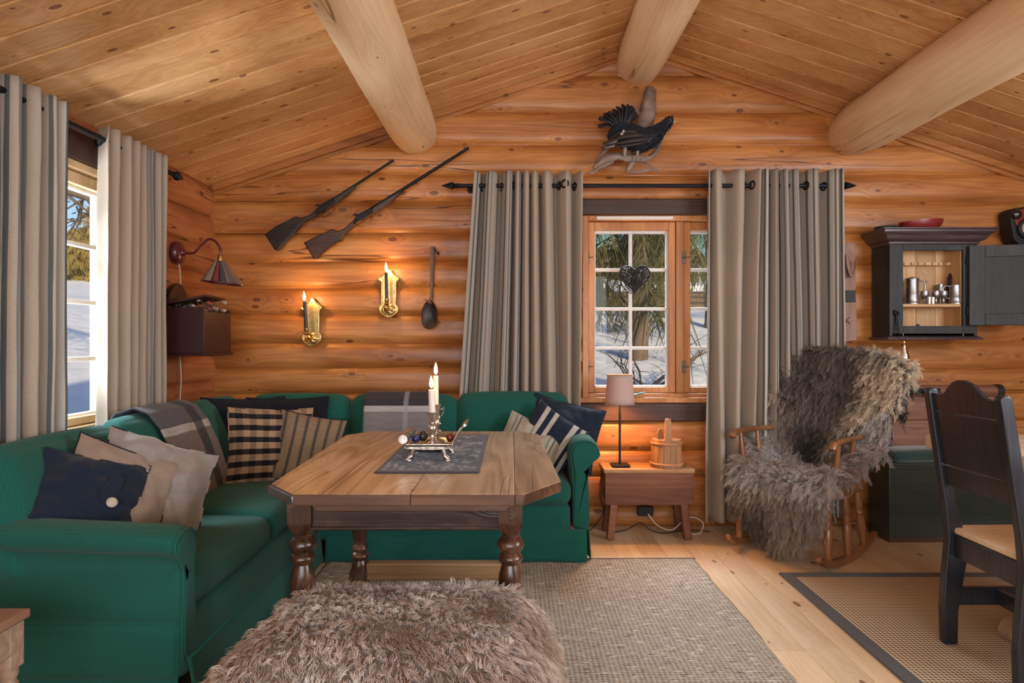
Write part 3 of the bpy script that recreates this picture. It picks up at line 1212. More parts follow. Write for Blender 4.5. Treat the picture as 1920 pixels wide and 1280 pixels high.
def navystripe(t, u, v):
    f = fract(t, u, 1.0)
    return bands(t, f, [.16, .24, .34, .42, .72, .82, .88, .96], [(.016, .026, .05), (.55, .52, .47), (.016, .026, .05), (.55, .52, .47), (.016, .026, .05), (.55, .52, .47), (.016, .026, .05), (.55, .52, .47), (.016, .026, .05)])


def palestripe(t, u, v):
    f = fract(t, u, 3.0)
    return bands(t, f, [.30, .40, .55, .62], [(.50, .50, .42), (.25, .30, .26), (.50, .50, .42), (.10, .12, .13), (.46, .42, .33)])


M_ging = patterned('black_tan_gingham', gingham)
M_bstr = patterned('brown_stripe', brownstripe)
M_nstr = patterned('navy_white_stripe', navystripe)
M_pstr = patterned('pale_stripe', palestripe)

# left end of the sofa, leaning against the near arm and back
pillow('navy blue pillow with a button tab, leftmost on the near end of the sofa', (-1.475, 2.23, .652), (58, 18, 38), .34, .32, .12, M_navy, 1, 1.8)
bt = bpy.data.objects['pillow']
mb = MB()
mb.prism([(math.cos(a) * .026, math.sin(a) * .055) for a in np.linspace(0, 2 * PI, 16)[:-1]], .062, .072, T(.05, .02, 0) @ RZ(-25))
mb.build('tab', M_navy, bt, world=False, bevel=.004)
mb = MB()
mb.lathe([(0, .066), (.017, .066), (.018, .072), (.012, .077), (0, .077)], 14, T(.06, -.03, .002))
mb.build('button', plain('bone_button', (.55, .5, .42), .4), bt, world=False)
pillow('plain taupe linen pillow between the navy and the satin pillows', (-1.445, 2.335, .640), (58, 26, 38), .38, .38, .14, M_taupe, 4, 2.0, extra=M_blackf)
pillow('shiny grey satin pillow with a dark checked edge, rightmost of three at the near end', (-1.385, 2.475, .630), (58, 22, 38), .42, .42, .13, M_silk, 9, 2.2,
       extra=patterned('checked_edge', lambda t, u, v: t.mix(t.m('GREATER_THAN', fract(t, v, 14), .5), (.02, .02, .025), (.35, .30, .24))))
# sofa corner
pillow('plain black pillow tucked deepest into the sofa corner', (-1.50, 3.60, .66), (78, 2, 38), .46, .46, .12, M_blackf, 12, .8)
pillow('second black pillow showing behind the gingham pillow', (-1.30, 3.70, .66), (80, 0, 12), .46, .44, .10, M_blackf, 15, .8)
pillow('black and tan gingham checked pillow in the sofa corner', (-1.31, 3.47, .63), (76, 4, 30), .45, .43, .13, M_ging, 17, 1.0)
pillow('brown vertically striped pillow in front of the gingham pillow', (-1.12, 3.50, .615), (74, 12, 14), .36, .38, .12, M_bstr, 21, .8, extra=M_blackf)
# right end
pillow('dark navy pillow slumped over the right sofa arm', (.300, 3.80, .655), (68, 14, -8), .44, .40, .14, M_navy, 25, 1.6)
pillow('navy and white striped pillow in front of the dark navy pillow', (.205, 3.70, .625), (70, 34, -10), .34, .36, .12, M_nstr, 28, 1.0)
pillow('pale striped pillow lying behind the right table corner', (.095, 3.655, .600), (52, 22, -12), .36, .34, .11, M_pstr, 31, 1.0)


# ------------------------------------------------------------------ throws
def plaidL(t, u, v):
    base = t.mix(t.m('GREATER_THAN', v, .40), (.20, .165, .15), (.11, .11, .13))
    l1 = t.m('COMPARE', v, .40, .022)
    d1 = t.m('COMPARE', u, .76, .07)
    c = t.mix(l1, base, (.50, .47, .45))
    return t.mix(t.m('MULTIPLY', d1, .85), c, (.035, .035, .042))


def plaidB(t, u, v):
    base = t.mix(t.m('GREATER_THAN', v, .36), (.26, .25, .26), (.055, .055, .065))
    l1 = t.m('COMPARE', v, .345, .028)
    d1 = t.m('COMPARE', u, .62, .035)
    c = t.mix(l1, base, (.52, .52, .53))
    return t.mix(t.m('MULTIPLY', d1, .55), c, (.40, .44, .50))


M_plaidL = patterned('grey_brown_plaid', plaidL)
M_plaidB = patterned('charcoal_plaid', plaidB)


def drape(name, label, path_fn, w0, w1, mat, fringe=True, off=.012, n=60, extra=None):
    """path_fn(t)->(pos, normal) across the back; width vector between w0,w1"""
    t = thing(name, label, 'blanket', path_fn(0.5, 0.5))
    mb = MB()
    mb.grid(30, n, lambda u, v: Vector(path_fn(u, v)))
    mb.build('cloth', mat, t, smooth=180, solid=.007)
    if fringe:
        mb = MB()
        for k in range(46):
            u = (k + .5) / 46
            p = Vector(path_fn(u, 0))
            q = Vector(path_fn(u, .02))
            d = (p - q).normalized()
            e = p + d * .045 + Vector((random.uniform(-.006, .006), random.uniform(-.004, .004), -.01))
            mb.tube([p, (p + e) / 2 + Vector((0, 0, .002)), e], [.0022, .0025, .0012], 5)
        mb.build('fringe', mat, t, smooth=60)
    return t


# left throw runs over the second back cushion, path in (x, z)
pl = [(-1.50, .43), (-1.515, .52), (-1.555, .68), (-1.60, .80), (-1.64, .868), (-1.70, .895), (-1.77, .87), (-1.80, .80)]


def pathL(u, v):
    q = lerp_list([Vector((a, b, 0)) for a, b in pl], v)
    y = 2.83 + .44 * u + .10 * (1 - v) - .05 * v
    k = .010 * noise.noise((u * 4, v * 3, 1)) + .004 * math.sin(u * 14 + v * 3)
    return (q.x + .022 + k, y, q.y + .008 + k * .5)


drape('throw_blanket', 'grey plaid throw with fringe over the left sofa back under the window', pathL, 0, 1, M_plaidL)
pb = [(3.735, .50), (3.755, .62), (3.785, .76), (3.815, .845), (3.87, .888), (3.93, .885), (3.975, .82), (3.985, .75)]


def pathB(u, v):
    q = lerp_list([Vector((a, b, 0)) for a, b in pb], v)
    x = -.875 + .40 * u
    k = .007 * noise.noise((u * 4, v * 3, 7))
    return (x, q.x - .022 + k, q.y + .008)


drape('throw_blanket', 'charcoal and grey plaid throw hanging over the back sofa cushion behind the candles', pathB, 0, 1, M_plaidB, fringe=False)

# ------------------------------------------------------------------ oak table
M_top = wood('worn_table_top', (0.32, 0.21, 0.125), (0.56, 0.43, 0.29), (0.74, 0.62, 0.47), 'yxz', knots=0.25, kdens=1.6, rough=0.33, coat=0.35, grain=0.8, pvar=0.06, stain=0.22, cracks=0.7, ringamp=0.18, bump=0.5)
M_leg = wood('dark_stained_leg', (0.012, 0.006, 0.004), (0.040, 0.015, 0.008), (0.10, 0.040, 0.018), 'zxy', knots=0.2, rough=0.30, coat=0.4, wear=(0.26, 0.12, 0.05), wear_amt=0.40)
M_apron = wood('dark_stained_apron', (0.010, 0.005, 0.004), (0.028, 0.013, 0.008), (0.065, 0.030, 0.015), 'xzy', knots=0.2, rough=0.35, coat=0.3, wear=(0.12, 0.05, 0.02), wear_amt=0.3)
M_edge = wood('table_edge', (0.035, 0.015, 0.008), (0.080, 0.035, 0.018), (0.17, 0.08, 0.04), 'xzy', knots=0.2, rough=0.4, coat=0.2)
tb = thing('coffee_table', 'large old wooden table with clipped corners and dark turned legs before the sofa', 'table', (-.33, 2.45, .01))
outl = [(-.648, 1.885), (.035, 1.885), (.158, 2.06), (.128, 3.10), (.04, 3.21), (-.70, 3.21), (-.80, 3.09), (-.763, 2.03)]
mb = MB()
# three boards glued into one top, split along their length
cuts = [-.81, -.30, .008, .17]


def clip_poly(poly, x0, x1):
    def half(P, f, inside):
        out = []
        for i in range(len(P)):
            a, b = P[i], P[(i + 1) % len(P)]
            ia, ib = inside(a), inside(b)
            if ia: out.append(a)
            if ia != ib:
                t_ = (f - a[0]) / (b[0] - a[0])
                out.append((f, a[1] + t_ * (b[1] - a[1])))
        return out
    P = half(poly, x0, lambda p: p[0] >= x0)
    return half(P, x1, lambda p: p[0] <= x1)


for k in range(3):
    mb.cur = (1.0, 1.02, 4.1)[k]
    nf = len(mb.f)
    mb.prism(clip_poly(outl, cuts[k] + .0002, cuts[k + 1] - .0002), .716, .750)
    for q_ in range(nf + 2, len(mb.f)): mb.mi[q_] = 1
mb.build('table_top', [M_top, M_edge], tb, bevel=0.003, smooth=35, seg=2)
mb = MB()
mb.prism([(-.60, 0), (.0, 0), (-.02, -.022), (-.585, -.022)], 1.905, 1.975, Matrix(((1, 0, 0, 0), (0, 0, 1, 0), (0, 1, 0, .716), (0, 0, 0, 1))))
mb2 = MB()
mb2.prism([(-.66, 0), (-.01, 0), (-.02, -.022), (-.645, -.022)], 3.10, 3.17, Matrix(((1, 0, 0, 0), (0, 0, 1, 0), (0, 1, 0, .716), (0, 0, 0, 1))))
mb.build('batten', M_edge, tb, bevel=0.003)
mb2.build('batten', M_edge, tb, bevel=0.003)
mb = MB()
mb.prism([(-.772, 2.022), (-.645, 1.876), (-.640, 1.892), (-.758, 2.034)], .719, .746)
mb.build('corner_plate', plain('worn_metal', (.30, .29, .28), .3, .8), tb, bevel=.003)
lx0, lx1, ly0, ly1 = -.665, -.005, 2.035, 2.80
for (x, y) in ((lx0, ly0), (lx1, ly0), (lx0, ly1), (lx1, ly1)):
    mb = MB()
    w = .037
    mb.cur = x * 7 + y
    mb.lathe([(.0, .012), (.036, .012), (.038, .03), (.038, .10), (.0, .10)], 20, T(x, y, 0))
    mb.box((x, y, .14), (.074, .074, .14))
    mb.lathe([(0, .20), (.034, .205), (.036, .225), (.030, .240), (.027, .248), (.035, .256), (.040, .268), (.035, .280), (.028, .286), (.033, .292), (.036, .300), (.032, .310), (.027, .318), (.031, .35), (.037, .39), (.040, .43), (.036, .465), (.029, .488), (.027, .495), (.034, .500), (.039, .510), (.039, .518), (.033, .526), (.028, .531), (.036, .538), (.043, .552), (.043, .562), (.036, .574), (.027, .583), (.029, .595), (.0, .596)], 28, T(x, y, 0))
    # square head running down to lobed points
    def head(u, v):
        a = 2 * PI * u
        sq = max(abs(math.cos(a)), abs(math.sin(a)))
        z = .59 + (.716 - .59) * v
        k = min(1, max(0, (z - .59) / .040)) ** .6
        r = .028 + (.0375 / sq - .028) * k if k < 1 else .0375 / sq
        return (x + r * math.cos(a), y + r * math.sin(a), z)
    mb.grid(32, 22, head, cu=True)
    mb.build('leg', M_leg, tb, bevel=0, smooth=38)
mb = MB()
for (a, b) in (((lx0, ly0 - .012, .658), (lx1, ly0 - .012, .658)), ((lx0, ly1, .658), (lx1, ly1, .658)), ((lx0 - .01, ly0, .658), (lx0 - .01, ly1, .658)), ((lx1 + .01, ly0, .658), (lx1 + .01, ly1, .658))):
    mb.beam(a, b, .024, .10)
    mb.beam((a[0], a[1] - .004, .614), (b[0], b[1] - .004, .614), .03, .012)
mb.build('apron', M_apron, tb, bevel=0.003)
for (a, b) in (((lx0 + .03, ly1, .20), (lx1 - .03, ly1, .20)), ((lx0, ly0 + .03, .13), (lx0, ly1 - .03, .13)), ((lx1, ly0 + .03, .13), (lx1, ly1 - .03, .13))):
    mb = MB()
    mb.cur = a[0]
    mb.beam(a, b, .055, .075)
    mb.build('stretcher', wood('worn_stretcher', (.16, .08, .03), (.30, .17, .08), (.44, .27, .13), 'xyz', knots=.2, rough=.4), tb, bevel=0.008, seg=3)

# runner
def runner(t, u, v):
    n1 = t.noise(t.comb(t.m('MULTIPLY', u, 5), t.m('MULTIPLY', v, 8), 0), 1, 6, .7)
    n2 = t.noise(t.comb(t.m('MULTIPLY', u, 24), t.m('MULTIPLY', v, 40), 3), 1, 3, .7)
    f = t.m('MULTIPLY_ADD', n2, .6, t.m('MULTIPLY', n1, .7))
    e = t.m('MAXIMUM', t.m('ABSOLUTE', t.m('SUBTRACT', u, .5)), t.m('ABSOLUTE', t.m('SUBTRACT', v, .5)))
    c = t.ramp(f, [(.54, (.010, .020, .036)), (.62, (.035, .060, .095)), (.68, (.13, .15, .21)), (.76, (.44, .40, .46))])
    return t.mix(t.m('GREATER_THAN', e, .455), c, t.mix(n2, (.015, .02, .03), (.14, .13, .15)))


q = [W(694, 888, 2.12), W(898, 888, 2.12), W(897, 815, 3.05), W(742, 818, 3.0)]
rx0, rx1, ry0, ry1 = -.470, -.112, 2.18, 3.07
mb = MB()
mb.grid(24, 40, lambda u, v: (rx0 + (rx1 - rx0) * u, ry0 + (ry1 - ry0) * v, .7535 + .0012 * noise.noise((u * 6, v * 9, 1))))
o = mb.build('table_runner', patterned('mottled_blue_grey', runner), None, smooth=180, solid=.003)
tag(o, 'mottled blue-grey cloth runner lying on the wooden table top', 'runner')

# ------------------------------------------------------------------ silver tray, candlesticks
def silver(name='silver', col=(.72, .69, .64), r=.18):
    if name in MATS: return MATS[name]
    t = NT(name)
    n_ = t.noise(t.obj(), 45, 4)
    t.set(Base_Color=t.mix(t.sm(n_, .4, .75), col, tuple(c * .55 for c in col)), Metallic=1.0, Roughness=t.m('MULTIPLY_ADD', n_, .2, r))
    MATS[name] = t.mat
    return t.mat


M_silver = silver()
M_brass = silver('brass', (.72, .50, .20), .22)
M_pewter = silver('pewter', (.42, .42, .43), .3)
tcx, tcy, tz = -.312, 2.47, .757
tr = thing('silver_tray', 'silver tray with curled sides on four small feet, in the middle of the table', 'tray', (tcx, tcy, tz))
mb = MB()
# cross-section along x: rolled left side, flat bottom, flared right side; extruded along y
sec = [(-.098, .090), (-.106, .082), (-.100, .070), (-.086, .058), (-.070, .046), (.072, .046), (.092, .070), (.118, .118), (.132, .126)]
S2 = roll(sec, 5)
mb.grid(len(S2) - 1, 12, lambda u, v: (tcx + S2[int(round(u * (len(S2) - 1)))][0] * (1 + .05 * math.sin(PI * v)), tcy - .10 + .20 * v, tz + S2[int(round(u * (len(S2) - 1)))][1] - .006 * math.sin(PI * v)))
mb.build('tray_body', M_silver, tr, solid=.003, smooth=60)
mb = MB()
for sg in (-1, 1):
    mb = MB()
    mb.grid(12, 4, lambda u, v: (tcx + (2 * u - 1) * (.062 + .030 * v), tcy + sg * (.080 + .024 * v + .006 * v * v), tz + .030 + .034 * v))
    mb.build('tray_end', M_silver, tr, solid=.003, smooth=60)
for (sx, sy) in ((-1, -1), (1, -1), (-1, 1), (1, 1)):
    mb = MB()
    x, y = tcx + sx * .058, tcy + sy * .085
    mb.tube(spline([(x - sx * .004, y, tz + .044), (x, y, tz + .028), (x + sx * .004, y, tz + .016), (x + sx * .016, y, tz + .006)], 5), [.010 - .0035 * k / 15 * (1 if k < 10 else .2) for k in range(16)], 8)
    mb.lathe([(0, 0), (.011, .0), (.010, .006), (0, .010)], 10, T(x + sx * .014, y, tz))
    mb.build('foot', M_silver, tr, smooth=60)
mb = MB()
mb.tube([(tcx - .092, tcy - .10, tz + .080), (tcx - .092, tcy + .10, tz + .080)], .017, 14)
mb.build('rolled_edge', M_silver, tr, smooth=60)
mb = MB()
mb.tube([(tcx + .134, tcy - .06, tz + .128), (tcx + .134, tcy + .10, tz + .128)], .005, 8)
mb.build('curled_edge', M_silver, tr, smooth=60)

M_wax = NT('white_wax')
M_wax.set(Base_Color=(.85, .80, .74), Roughness=.45, Subsurface_Weight=.4, Subsurface_Radius=(.02, .012, .006), Subsurface_Scale=.6)
M_wax = M_wax.mat
M_blackwax = plain('black_wax', (.018, .028, .038), .35)
ft = NT('flame')
c_ = ft.sep(ft.n('TexCoord').outputs['Generated'])
ft.set(Base_Color=(1, .6, .2), Roughness=1, Emission_Color=ft.ramp(c_[2], [(.0, (1, .28, .04)), (.35, (1, .62, .25)), (1, (1, .45, .10))]), Emission_Strength=22.0)
M_flame = ft.mat


def candle(label, base, h, r, mat, tilt=(0, 0), power=1.2, group=None, fl=1.15):
    x, y, z = base
    t = thing('candle', label, 'candle', base, (math.radians(tilt[0]), math.radians(tilt[1]), 0), group)
    mb = MB()
    mb.lathe([(0, 0), (r, 0), (r * .98, h * .5), (r * .93, h - .002), (r * .6, h), (0, h - .002)], 20)
    mb.build('wax', mat, t, world=False, smooth=50)
    mb = MB()
    mb.tube([(0, 0, h - .003), (.0, 0, h + .006), (.0015, 0, h + .011)], .0011, 6)
    mb.build('wick', M_black, t, world=False)
    mb = MB()
    mb.lathe([(0, h + .004), (.0042 * fl, h + .009), (.0065 * fl, h + .017), (.0055 * fl, h + .027 * fl), (.003 * fl, h + .036 * fl), (0, h + .046 * fl)], 14)
    mb.build('flame', M_flame, t, world=False, smooth=180)
    p = MW[t.name] @ Vector((0, 0, h + .022 * fl))
    point('candle_light', p, power, (1.0, .55, .20), .012)
    return t


def stick(label, x, y, z, h, sw=0.0):
    t = thing('candlestick', label, 'candlestick', (x, y, z), group=None)
    k = h / .16
    mb = MB()
    mb.lathe([(0, 0), (.040, 0), (.041, .004), (.034, .010), (.022, .014), (.012, .020), (0, .021)], 28, T(x, y, z))
    mb.build('foot', M_silver, t, smooth=50)
    mb = MB()
    pr = [(0, .018), (.010, .020), (.009, .03), (.013, .036), (.008, .045), (.010, .058), (.017, .078), (.018, .090), (.012, .100), (.015, .106), (.010, .110), (.014, .120), (.016, .142), (.020, .156), (.021, .160), (.012, .160), (0, .158)]
    mb.lathe([(r, .018 + (zz - .018) * (h - .018) / .142) for r, zz in pr], 24, T(x, y, z))
    mb.build('stem', M_silver, t, smooth=50)
    if sw:
        mb = MB()
        for q in range(3):
            for m in range(5):
                zz = z + .045 + .026 * q + .006 * math.sin(m * 2.2)
                a = m * 2 * PI / 5 + q
                mb.lathe([(0, -.006), (.005, -.003), (.006, 0), (.004, .005), (0, .007)], 8, T(x + .016 * math.cos(a), y + .016 * math.sin(a), zz))
        mb.tube([(x + .02, y, z + h - .02), (x + .032, y, z + h - .01), (x + .030, y, z + h - .03), (x + .022, y, z + h - .045)], .003, 6)
        mb.build('ornament', M_silver, t, smooth=60)
    return t


s1 = Vector((-.302, 2.425, tz + .0455))
s2 = Vector((-.300, 2.520, tz + .0455))
stick('plain silver candlestick standing nearer in the silver tray', s1.x, s1.y, s1.z, .130)
stick('ornate silver candlestick standing behind the plain one in the tray', s2.x, s2.y, s2.z, .150, 1)
candle('burning white candle in the nearer silver candlestick', (s1.x, s1.y, s1.z + .128), .088, .0125, M_wax, (0, -2), 0.9)
candle('burning white candle in the ornate candlestick behind', (s2.x, s2.y, s2.z + .148), .115, .0115, M_wax, (0, 0), 0.9)
for (nm, lb, cat, dx, dy, r, col) in (('glass_bauble', 'small blue ball in the silver tray beside the rolled side', 'ball', -.062, .02, .016, (.02, .03, .20)),
                                      ('black_bauble', 'small black ball in the tray behind the candlestick', 'ball', -.040, .06, .020, (.01, .01, .015)),
                                      ('red_bauble', 'small dark red ball at the right side of the tray', 'ball', .070, .04, .017, (.16, .01, .01))):
    mb = MB()
    mb.lathe([(r * math.sin(a), -r * math.cos(a)) for a in np.linspace(0, PI, 14)], 18, T(tcx + dx, tcy + dy, tz + .049 + r))
    tag(mb.build(nm, plain(nm, col, .2, coat=.5), None, smooth=180), lb, cat)

# ================================================================== rugs
def ragrug():
    t = NT('rag_rug_weave')
    v = t.obj()
    c = t.sep(v)
    rows = t.m('FLOOR', t.m('MULTIPLY', c[1], 62))
    nz = t.noise(t.comb(t.m('MULTIPLY', c[0], 17), t.m('MULTIPLY', c[1], 62), 0), 1, 3, .6)
    lump = t.sm(nz, .52, .64)
    fl = t.noise(t.comb(t.m('MULTIPLY', c[0], 9), t.m('MULTIPLY', rows, 1.1), 4), 1, 2, .5)
    warp = t.m('MULTIPLY_ADD', t.m('SINE', t.m('MULTIPLY', c[0], 330)), .5, .5)
    weft = t.m('ABSOLUTE', t.m('SINE', t.m('MULTIPLY', c[1], 62 * PI)))
    big = t.noise(v, 2.0, 3)
    col = t.mix(warp, (.14, .11, .085), (.50, .43, .34))
    col = t.mix(t.m('MULTIPLY', fl, .8), col, (.60, .52, .42))
    col = t.mix(t.m('MULTIPLY', lump, .85), col, (.80, .73, .62))
    dk = t.sm(t.noise(t.comb(t.m('MULTIPLY', c[0], 20), t.m('MULTIPLY', c[1], 75), 9), 1, 2), .60, .68)
    col = t.mix(t.m('MULTIPLY', dk, .7), col, (.06, .045, .035))
    col = t.mix(t.m('MULTIPLY', big, .35), col, (.38, .33, .28))
    t.set(Base_Color=col, Roughness=.95, Specular_IOR_Level=.1)
    t.bump(t.m('MULTIPLY_ADD', lump, 1.6, t.m('MULTIPLY_ADD', weft, .6, t.m('MULTIPLY', warp, .3))), .8, .006)
    return t.mat


def dinrug():
    t = NT('flat_weave_rug')
    c = t.sep(t.obj())
    x = t.m('SINE', t.m('MULTIPLY', c[0], 2 * PI / .034))
    y = t.m('SINE', t.m('MULTIPLY', c[1], 2 * PI / .034))
    f = t.sm(t.m('MULTIPLY', x, y), -.25, .45)
    f = t.m('MAXIMUM', t.sm(t.m('MULTIPLY', t.m('ABSOLUTE', x), t.m('ABSOLUTE', y)), .12, .30), 0.0)
    col = t.mix(f, (.06, .045, .035), (.74, .60, .42))
    t.set(Base_Color=col, Roughness=.85, Specular_IOR_Level=.15)
    t.bump(f, .6, .003)
    return t.mat


mb = MB()
x0, x1, y0, y1 = -1.0, 1.005, .55, 3.50


def rugf(u, v):
    x, y = x0 + (x1 - x0) * u, y0 + (y1 - y0) * v
    if u == 1: x += .008 * noise.noise((y * 9, 3, 1)) + .012 * noise.noise((y * 2, 3, 1))
    if v == 1: y += .006 * noise.noise((x * 7, 2, 1)) + .012 * x
    return (x, y, .006 + .002 * noise.noise((x * 7, y * 7, 2)) + (.0015 if (u not in (0, 1)) else -.004))


mb.grid(120, 160, rugf)
rg = thing('rag_rug', 'beige and grey hand-woven rag rug lying under the wooden coffee table', 'rug', (0, 2, .0))
mb.build('weave', ragrug(), rg, smooth=180, solid=.005)
mb = MB()
mb.tube([(x0 + (x1 - x0) * k / 30, y1 + .004 + .012 * (x0 + (x1 - x0) * k / 30), .007) for k in range(31)], .006, 8)
mb.build('hem', fabric('rug_hem', (.10, .08, .07)), rg, smooth=180)
# loose knots of cloth standing out of the weave
mb = MB()
for k in range(900):
    x, y = rng.uniform(x0 + .02, x1 - .01), rng.uniform(1.0, y1 - .02)
    if x < 0.0: continue
    L, a = rng.uniform(.006, .018), rng.normal(0, .25)
    mb.cur = k
    Mx = T(x, y, .009) @ RZ(math.degrees(a))
    r_ = rng.uniform(.002, .0042)
    mb.lathe([(0, -L), (r_ * .8, -L * .6), (r_, 0), (r_ * .7, L * .6), (0, L)], 6, Mx @ RY(90))
o = mb.build('cloth_knots', wood('rug_knots', (.20, .16, .12), (.44, .37, .28), (.62, .55, .45), knots=0, pvar=.5), rg, smooth=180)
o['kind'] = 'stuff'

dr = thing('dining_rug', 'flat woven brown and beige rug with dark border under the dining chair', 'rug', (2.2, 2, .0))
dx0, dx1, dy0, dy1 = 1.375, 3.30, .6, 3.30
mb = MB(); mb.bx(dx0 + .06, dx1 - .06, dy0 + .06, dy1 - .06, .001, .009)
mb.build('field', dinrug(), dr, bevel=.001)
mb = MB()
mb.bx(dx0, dx0 + .062, dy0, dy1, .001, .0105); mb.bx(dx1 - .062, dx1, dy0, dy1, .001, .0105)
mb.bx(dx0 + .062, dx1 - .062, dy0, dy0 + .062, .001, .0105); mb.bx(dx0 + .062, dx1 - .062, dy1 - .062, dy1, .001, .0105)
mb.build('border', fabric('charcoal_border', (.045, .045, .052), sc=1600), dr, bevel=.003)


# ================================================================== fur
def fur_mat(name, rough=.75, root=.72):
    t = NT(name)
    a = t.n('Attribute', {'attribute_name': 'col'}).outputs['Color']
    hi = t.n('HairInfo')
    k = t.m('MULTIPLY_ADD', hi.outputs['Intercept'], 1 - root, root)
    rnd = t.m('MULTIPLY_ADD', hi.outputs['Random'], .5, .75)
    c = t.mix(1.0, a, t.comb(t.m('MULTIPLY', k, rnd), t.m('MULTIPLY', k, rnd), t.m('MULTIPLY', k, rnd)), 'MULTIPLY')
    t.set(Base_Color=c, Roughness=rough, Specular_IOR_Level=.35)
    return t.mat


M_fur = fur_mat('sheep_wool')


def sample(o, n, g):
    """random points on a mesh object (local coordinates) with normals"""
    me = o.data
    me.calc_loop_triangles()
    m = len(me.loop_triangles)
    tri = np.empty(m * 3, dtype=np.int32)
    me.loop_triangles.foreach_get('vertices', tri)
    tri = tri.reshape(-1, 3)
    co = np.empty(len(me.vertices) * 3)
    me.vertices.foreach_get('co', co)
    co = co.reshape(-1, 3)
    no = np.empty(len(me.vertices) * 3)
    me.vertices.foreach_get('normal', no)
    no = no.reshape(-1, 3)
    A, B, C_ = co[tri[:, 0]], co[tri[:, 1]], co[tri[:, 2]]
    ar = np.linalg.norm(np.cross(B - A, C_ - A), axis=1)
    idx = g.choice(m, n, p=ar / ar.sum())
    r1, r2 = np.sqrt(g.random(n)), g.random(n)
    w = np.stack([1 - r1, r1 * (1 - r2), r1 * r2], 1)[:, :, None]
    t3 = tri[idx]
    return (co[t3] * w).sum(1), (lambda q: q / np.linalg.norm(q, axis=1, keepdims=True))((no[t3] * w).sum(1))


def fleece(o, parent, n, length, colfn, nclump=900, clump=.75, lift=.55, flow=(0, 0, -1), flow_amt=.6, curl=.006, curls=3.0, k=8, rad=.0011, seed=1, lenfn=None, keep=None, name='fleece', both=0.0, rand=.28):
    g = np.random.default_rng(seed)
    p, nn = sample(o, n, g)
    if both:
        m_ = g.random(n) < both
        nn[m_] *= -1
        p = p + nn * .008
    if keep is not None:
        q = keep(p, nn)
        p, nn = p[q], nn[q]
        n = len(p)
    ci = g.choice(n, nclump, replace=False)
    cp = p[ci]
    near = np.empty(n, dtype=np.int32)
    for a in range(0, n, 2000):
        near[a:a + 2000] = ((p[a:a + 2000, None, :] - cp[None]) ** 2).sum(2).argmin(1)
    fl = np.array(flow, dtype=float)[None]
    tang = fl - nn * (nn * fl).sum(1, keepdims=True)
    rnd = g.normal(0, 1, (n, 3))
    crnd = g.normal(0, 1, (nclump, 3))
    d0 = nn * lift + tang * flow_amt + crnd[near] * rand + rnd * .12
    d0 /= np.linalg.norm(d0, axis=1, keepdims=True)
    L = length * (0.75 + .5 * g.random(nclump))[near] * (0.85 + .3 * g.random(n))
    if lenfn is not None: L = L * lenfn(p)
    s = np.linspace(0, 1, k)
    down = np.array([0, 0, -1.0])
    P = p[:, None, :] + d0[:, None, :] * (L[:, None] * s[None])[:, :, None] + (down[None, None] * .30 + tang[:, None, :] * .25) * (L[:, None] * s[None] ** 2)[:, :, None]
    # pull to clump centre strand
    Pc = P[ci][near]
    w = (clump * s ** .9)[None, :, None]
    P = P * (1 - w) + Pc * w
    # curl, shared by the clump
    a0 = g.random(nclump) * 2 * PI
    t1 = np.cross(d0, np.array([.31, .2, .93]))
    t1 /= np.linalg.norm(t1, axis=1, keepdims=True)
    t1 = t1[ci][near]
    t2 = np.cross(d0[ci][near], t1)
    ph = a0[near][:, None] + s[None] * curls * 2 * PI
    amp = curl * np.minimum(1, s * 2.5)[None, :, None]
    P = P + t1[:, None, :] * np.cos(ph)[:, :, None] * amp + t2[:, None, :] * np.sin(ph)[:, :, None] * amp
    cols = colfn(p, nn, g)
    cj = (.82 + .36 * g.random(nclump))[near][:, None]
    ob = strands(name, P, M_fur, g.uniform(.7, 1.2, n) * rad, None, np.clip(cols * cj, 0, 1))
    ob.parent = parent
    return ob


# ------------------------------------------------------------------ sheepskin footstool
ps = thing('sheepskin_footstool', 'low footstool wrapped in long taupe sheepskin, in front of the coffee table', 'footstool', (-.30, 1.42, .01))
mb = MB()


def stool(p):
    k = p.z / .22
    p.x *= 1 + .05 * max(0, 1 - k) ** 1.5
    p.z += .012 * noise.noise((p.x * 4, p.y * 4, 1)) + .010 * math.cos(p.y * 9) - .03 * max(0, abs(p.x) / .4 - .55)
    p.x += .02 * noise.noise((p.x * 2, p.y * 5, 5))
    return p


mb.soft((-.305, 1.51, .250), (.78, .90, .455), .12, (.02, .02, .02), n=22, fn=stool)
body = mb.build('skin', fabric('hide_backing', (.22, .17, .14)), ps, smooth=180)


def c_stool(p, nn, g):
    n = len(p)
    f = np.array([noise.noise((a[0] * 3.2, a[1] * 5.0, 2)) + .5 * noise.noise((a[0] * 11, a[1] * 14, 7)) for a in p])
    f = np.clip(.5 + f * .9, 0, 1)[:, None]
    edge = np.clip((np.abs(p[:, 0] - .02) - .24) / .14, 0, 1)[:, None]
    c = (1 - f) * np.array([.50, .40, .36]) + f * np.array([1.0, .93, .89])
    warm = np.array([.58, .43, .29])
    c = c * (1 - .5 * edge) + warm * .5 * edge
    return c


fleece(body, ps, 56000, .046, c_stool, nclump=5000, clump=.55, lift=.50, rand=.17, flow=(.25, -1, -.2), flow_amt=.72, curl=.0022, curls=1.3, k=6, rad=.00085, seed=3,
       keep=lambda p, nn: (p[:, 2] > .0) & (p[:, 1] > -.30))

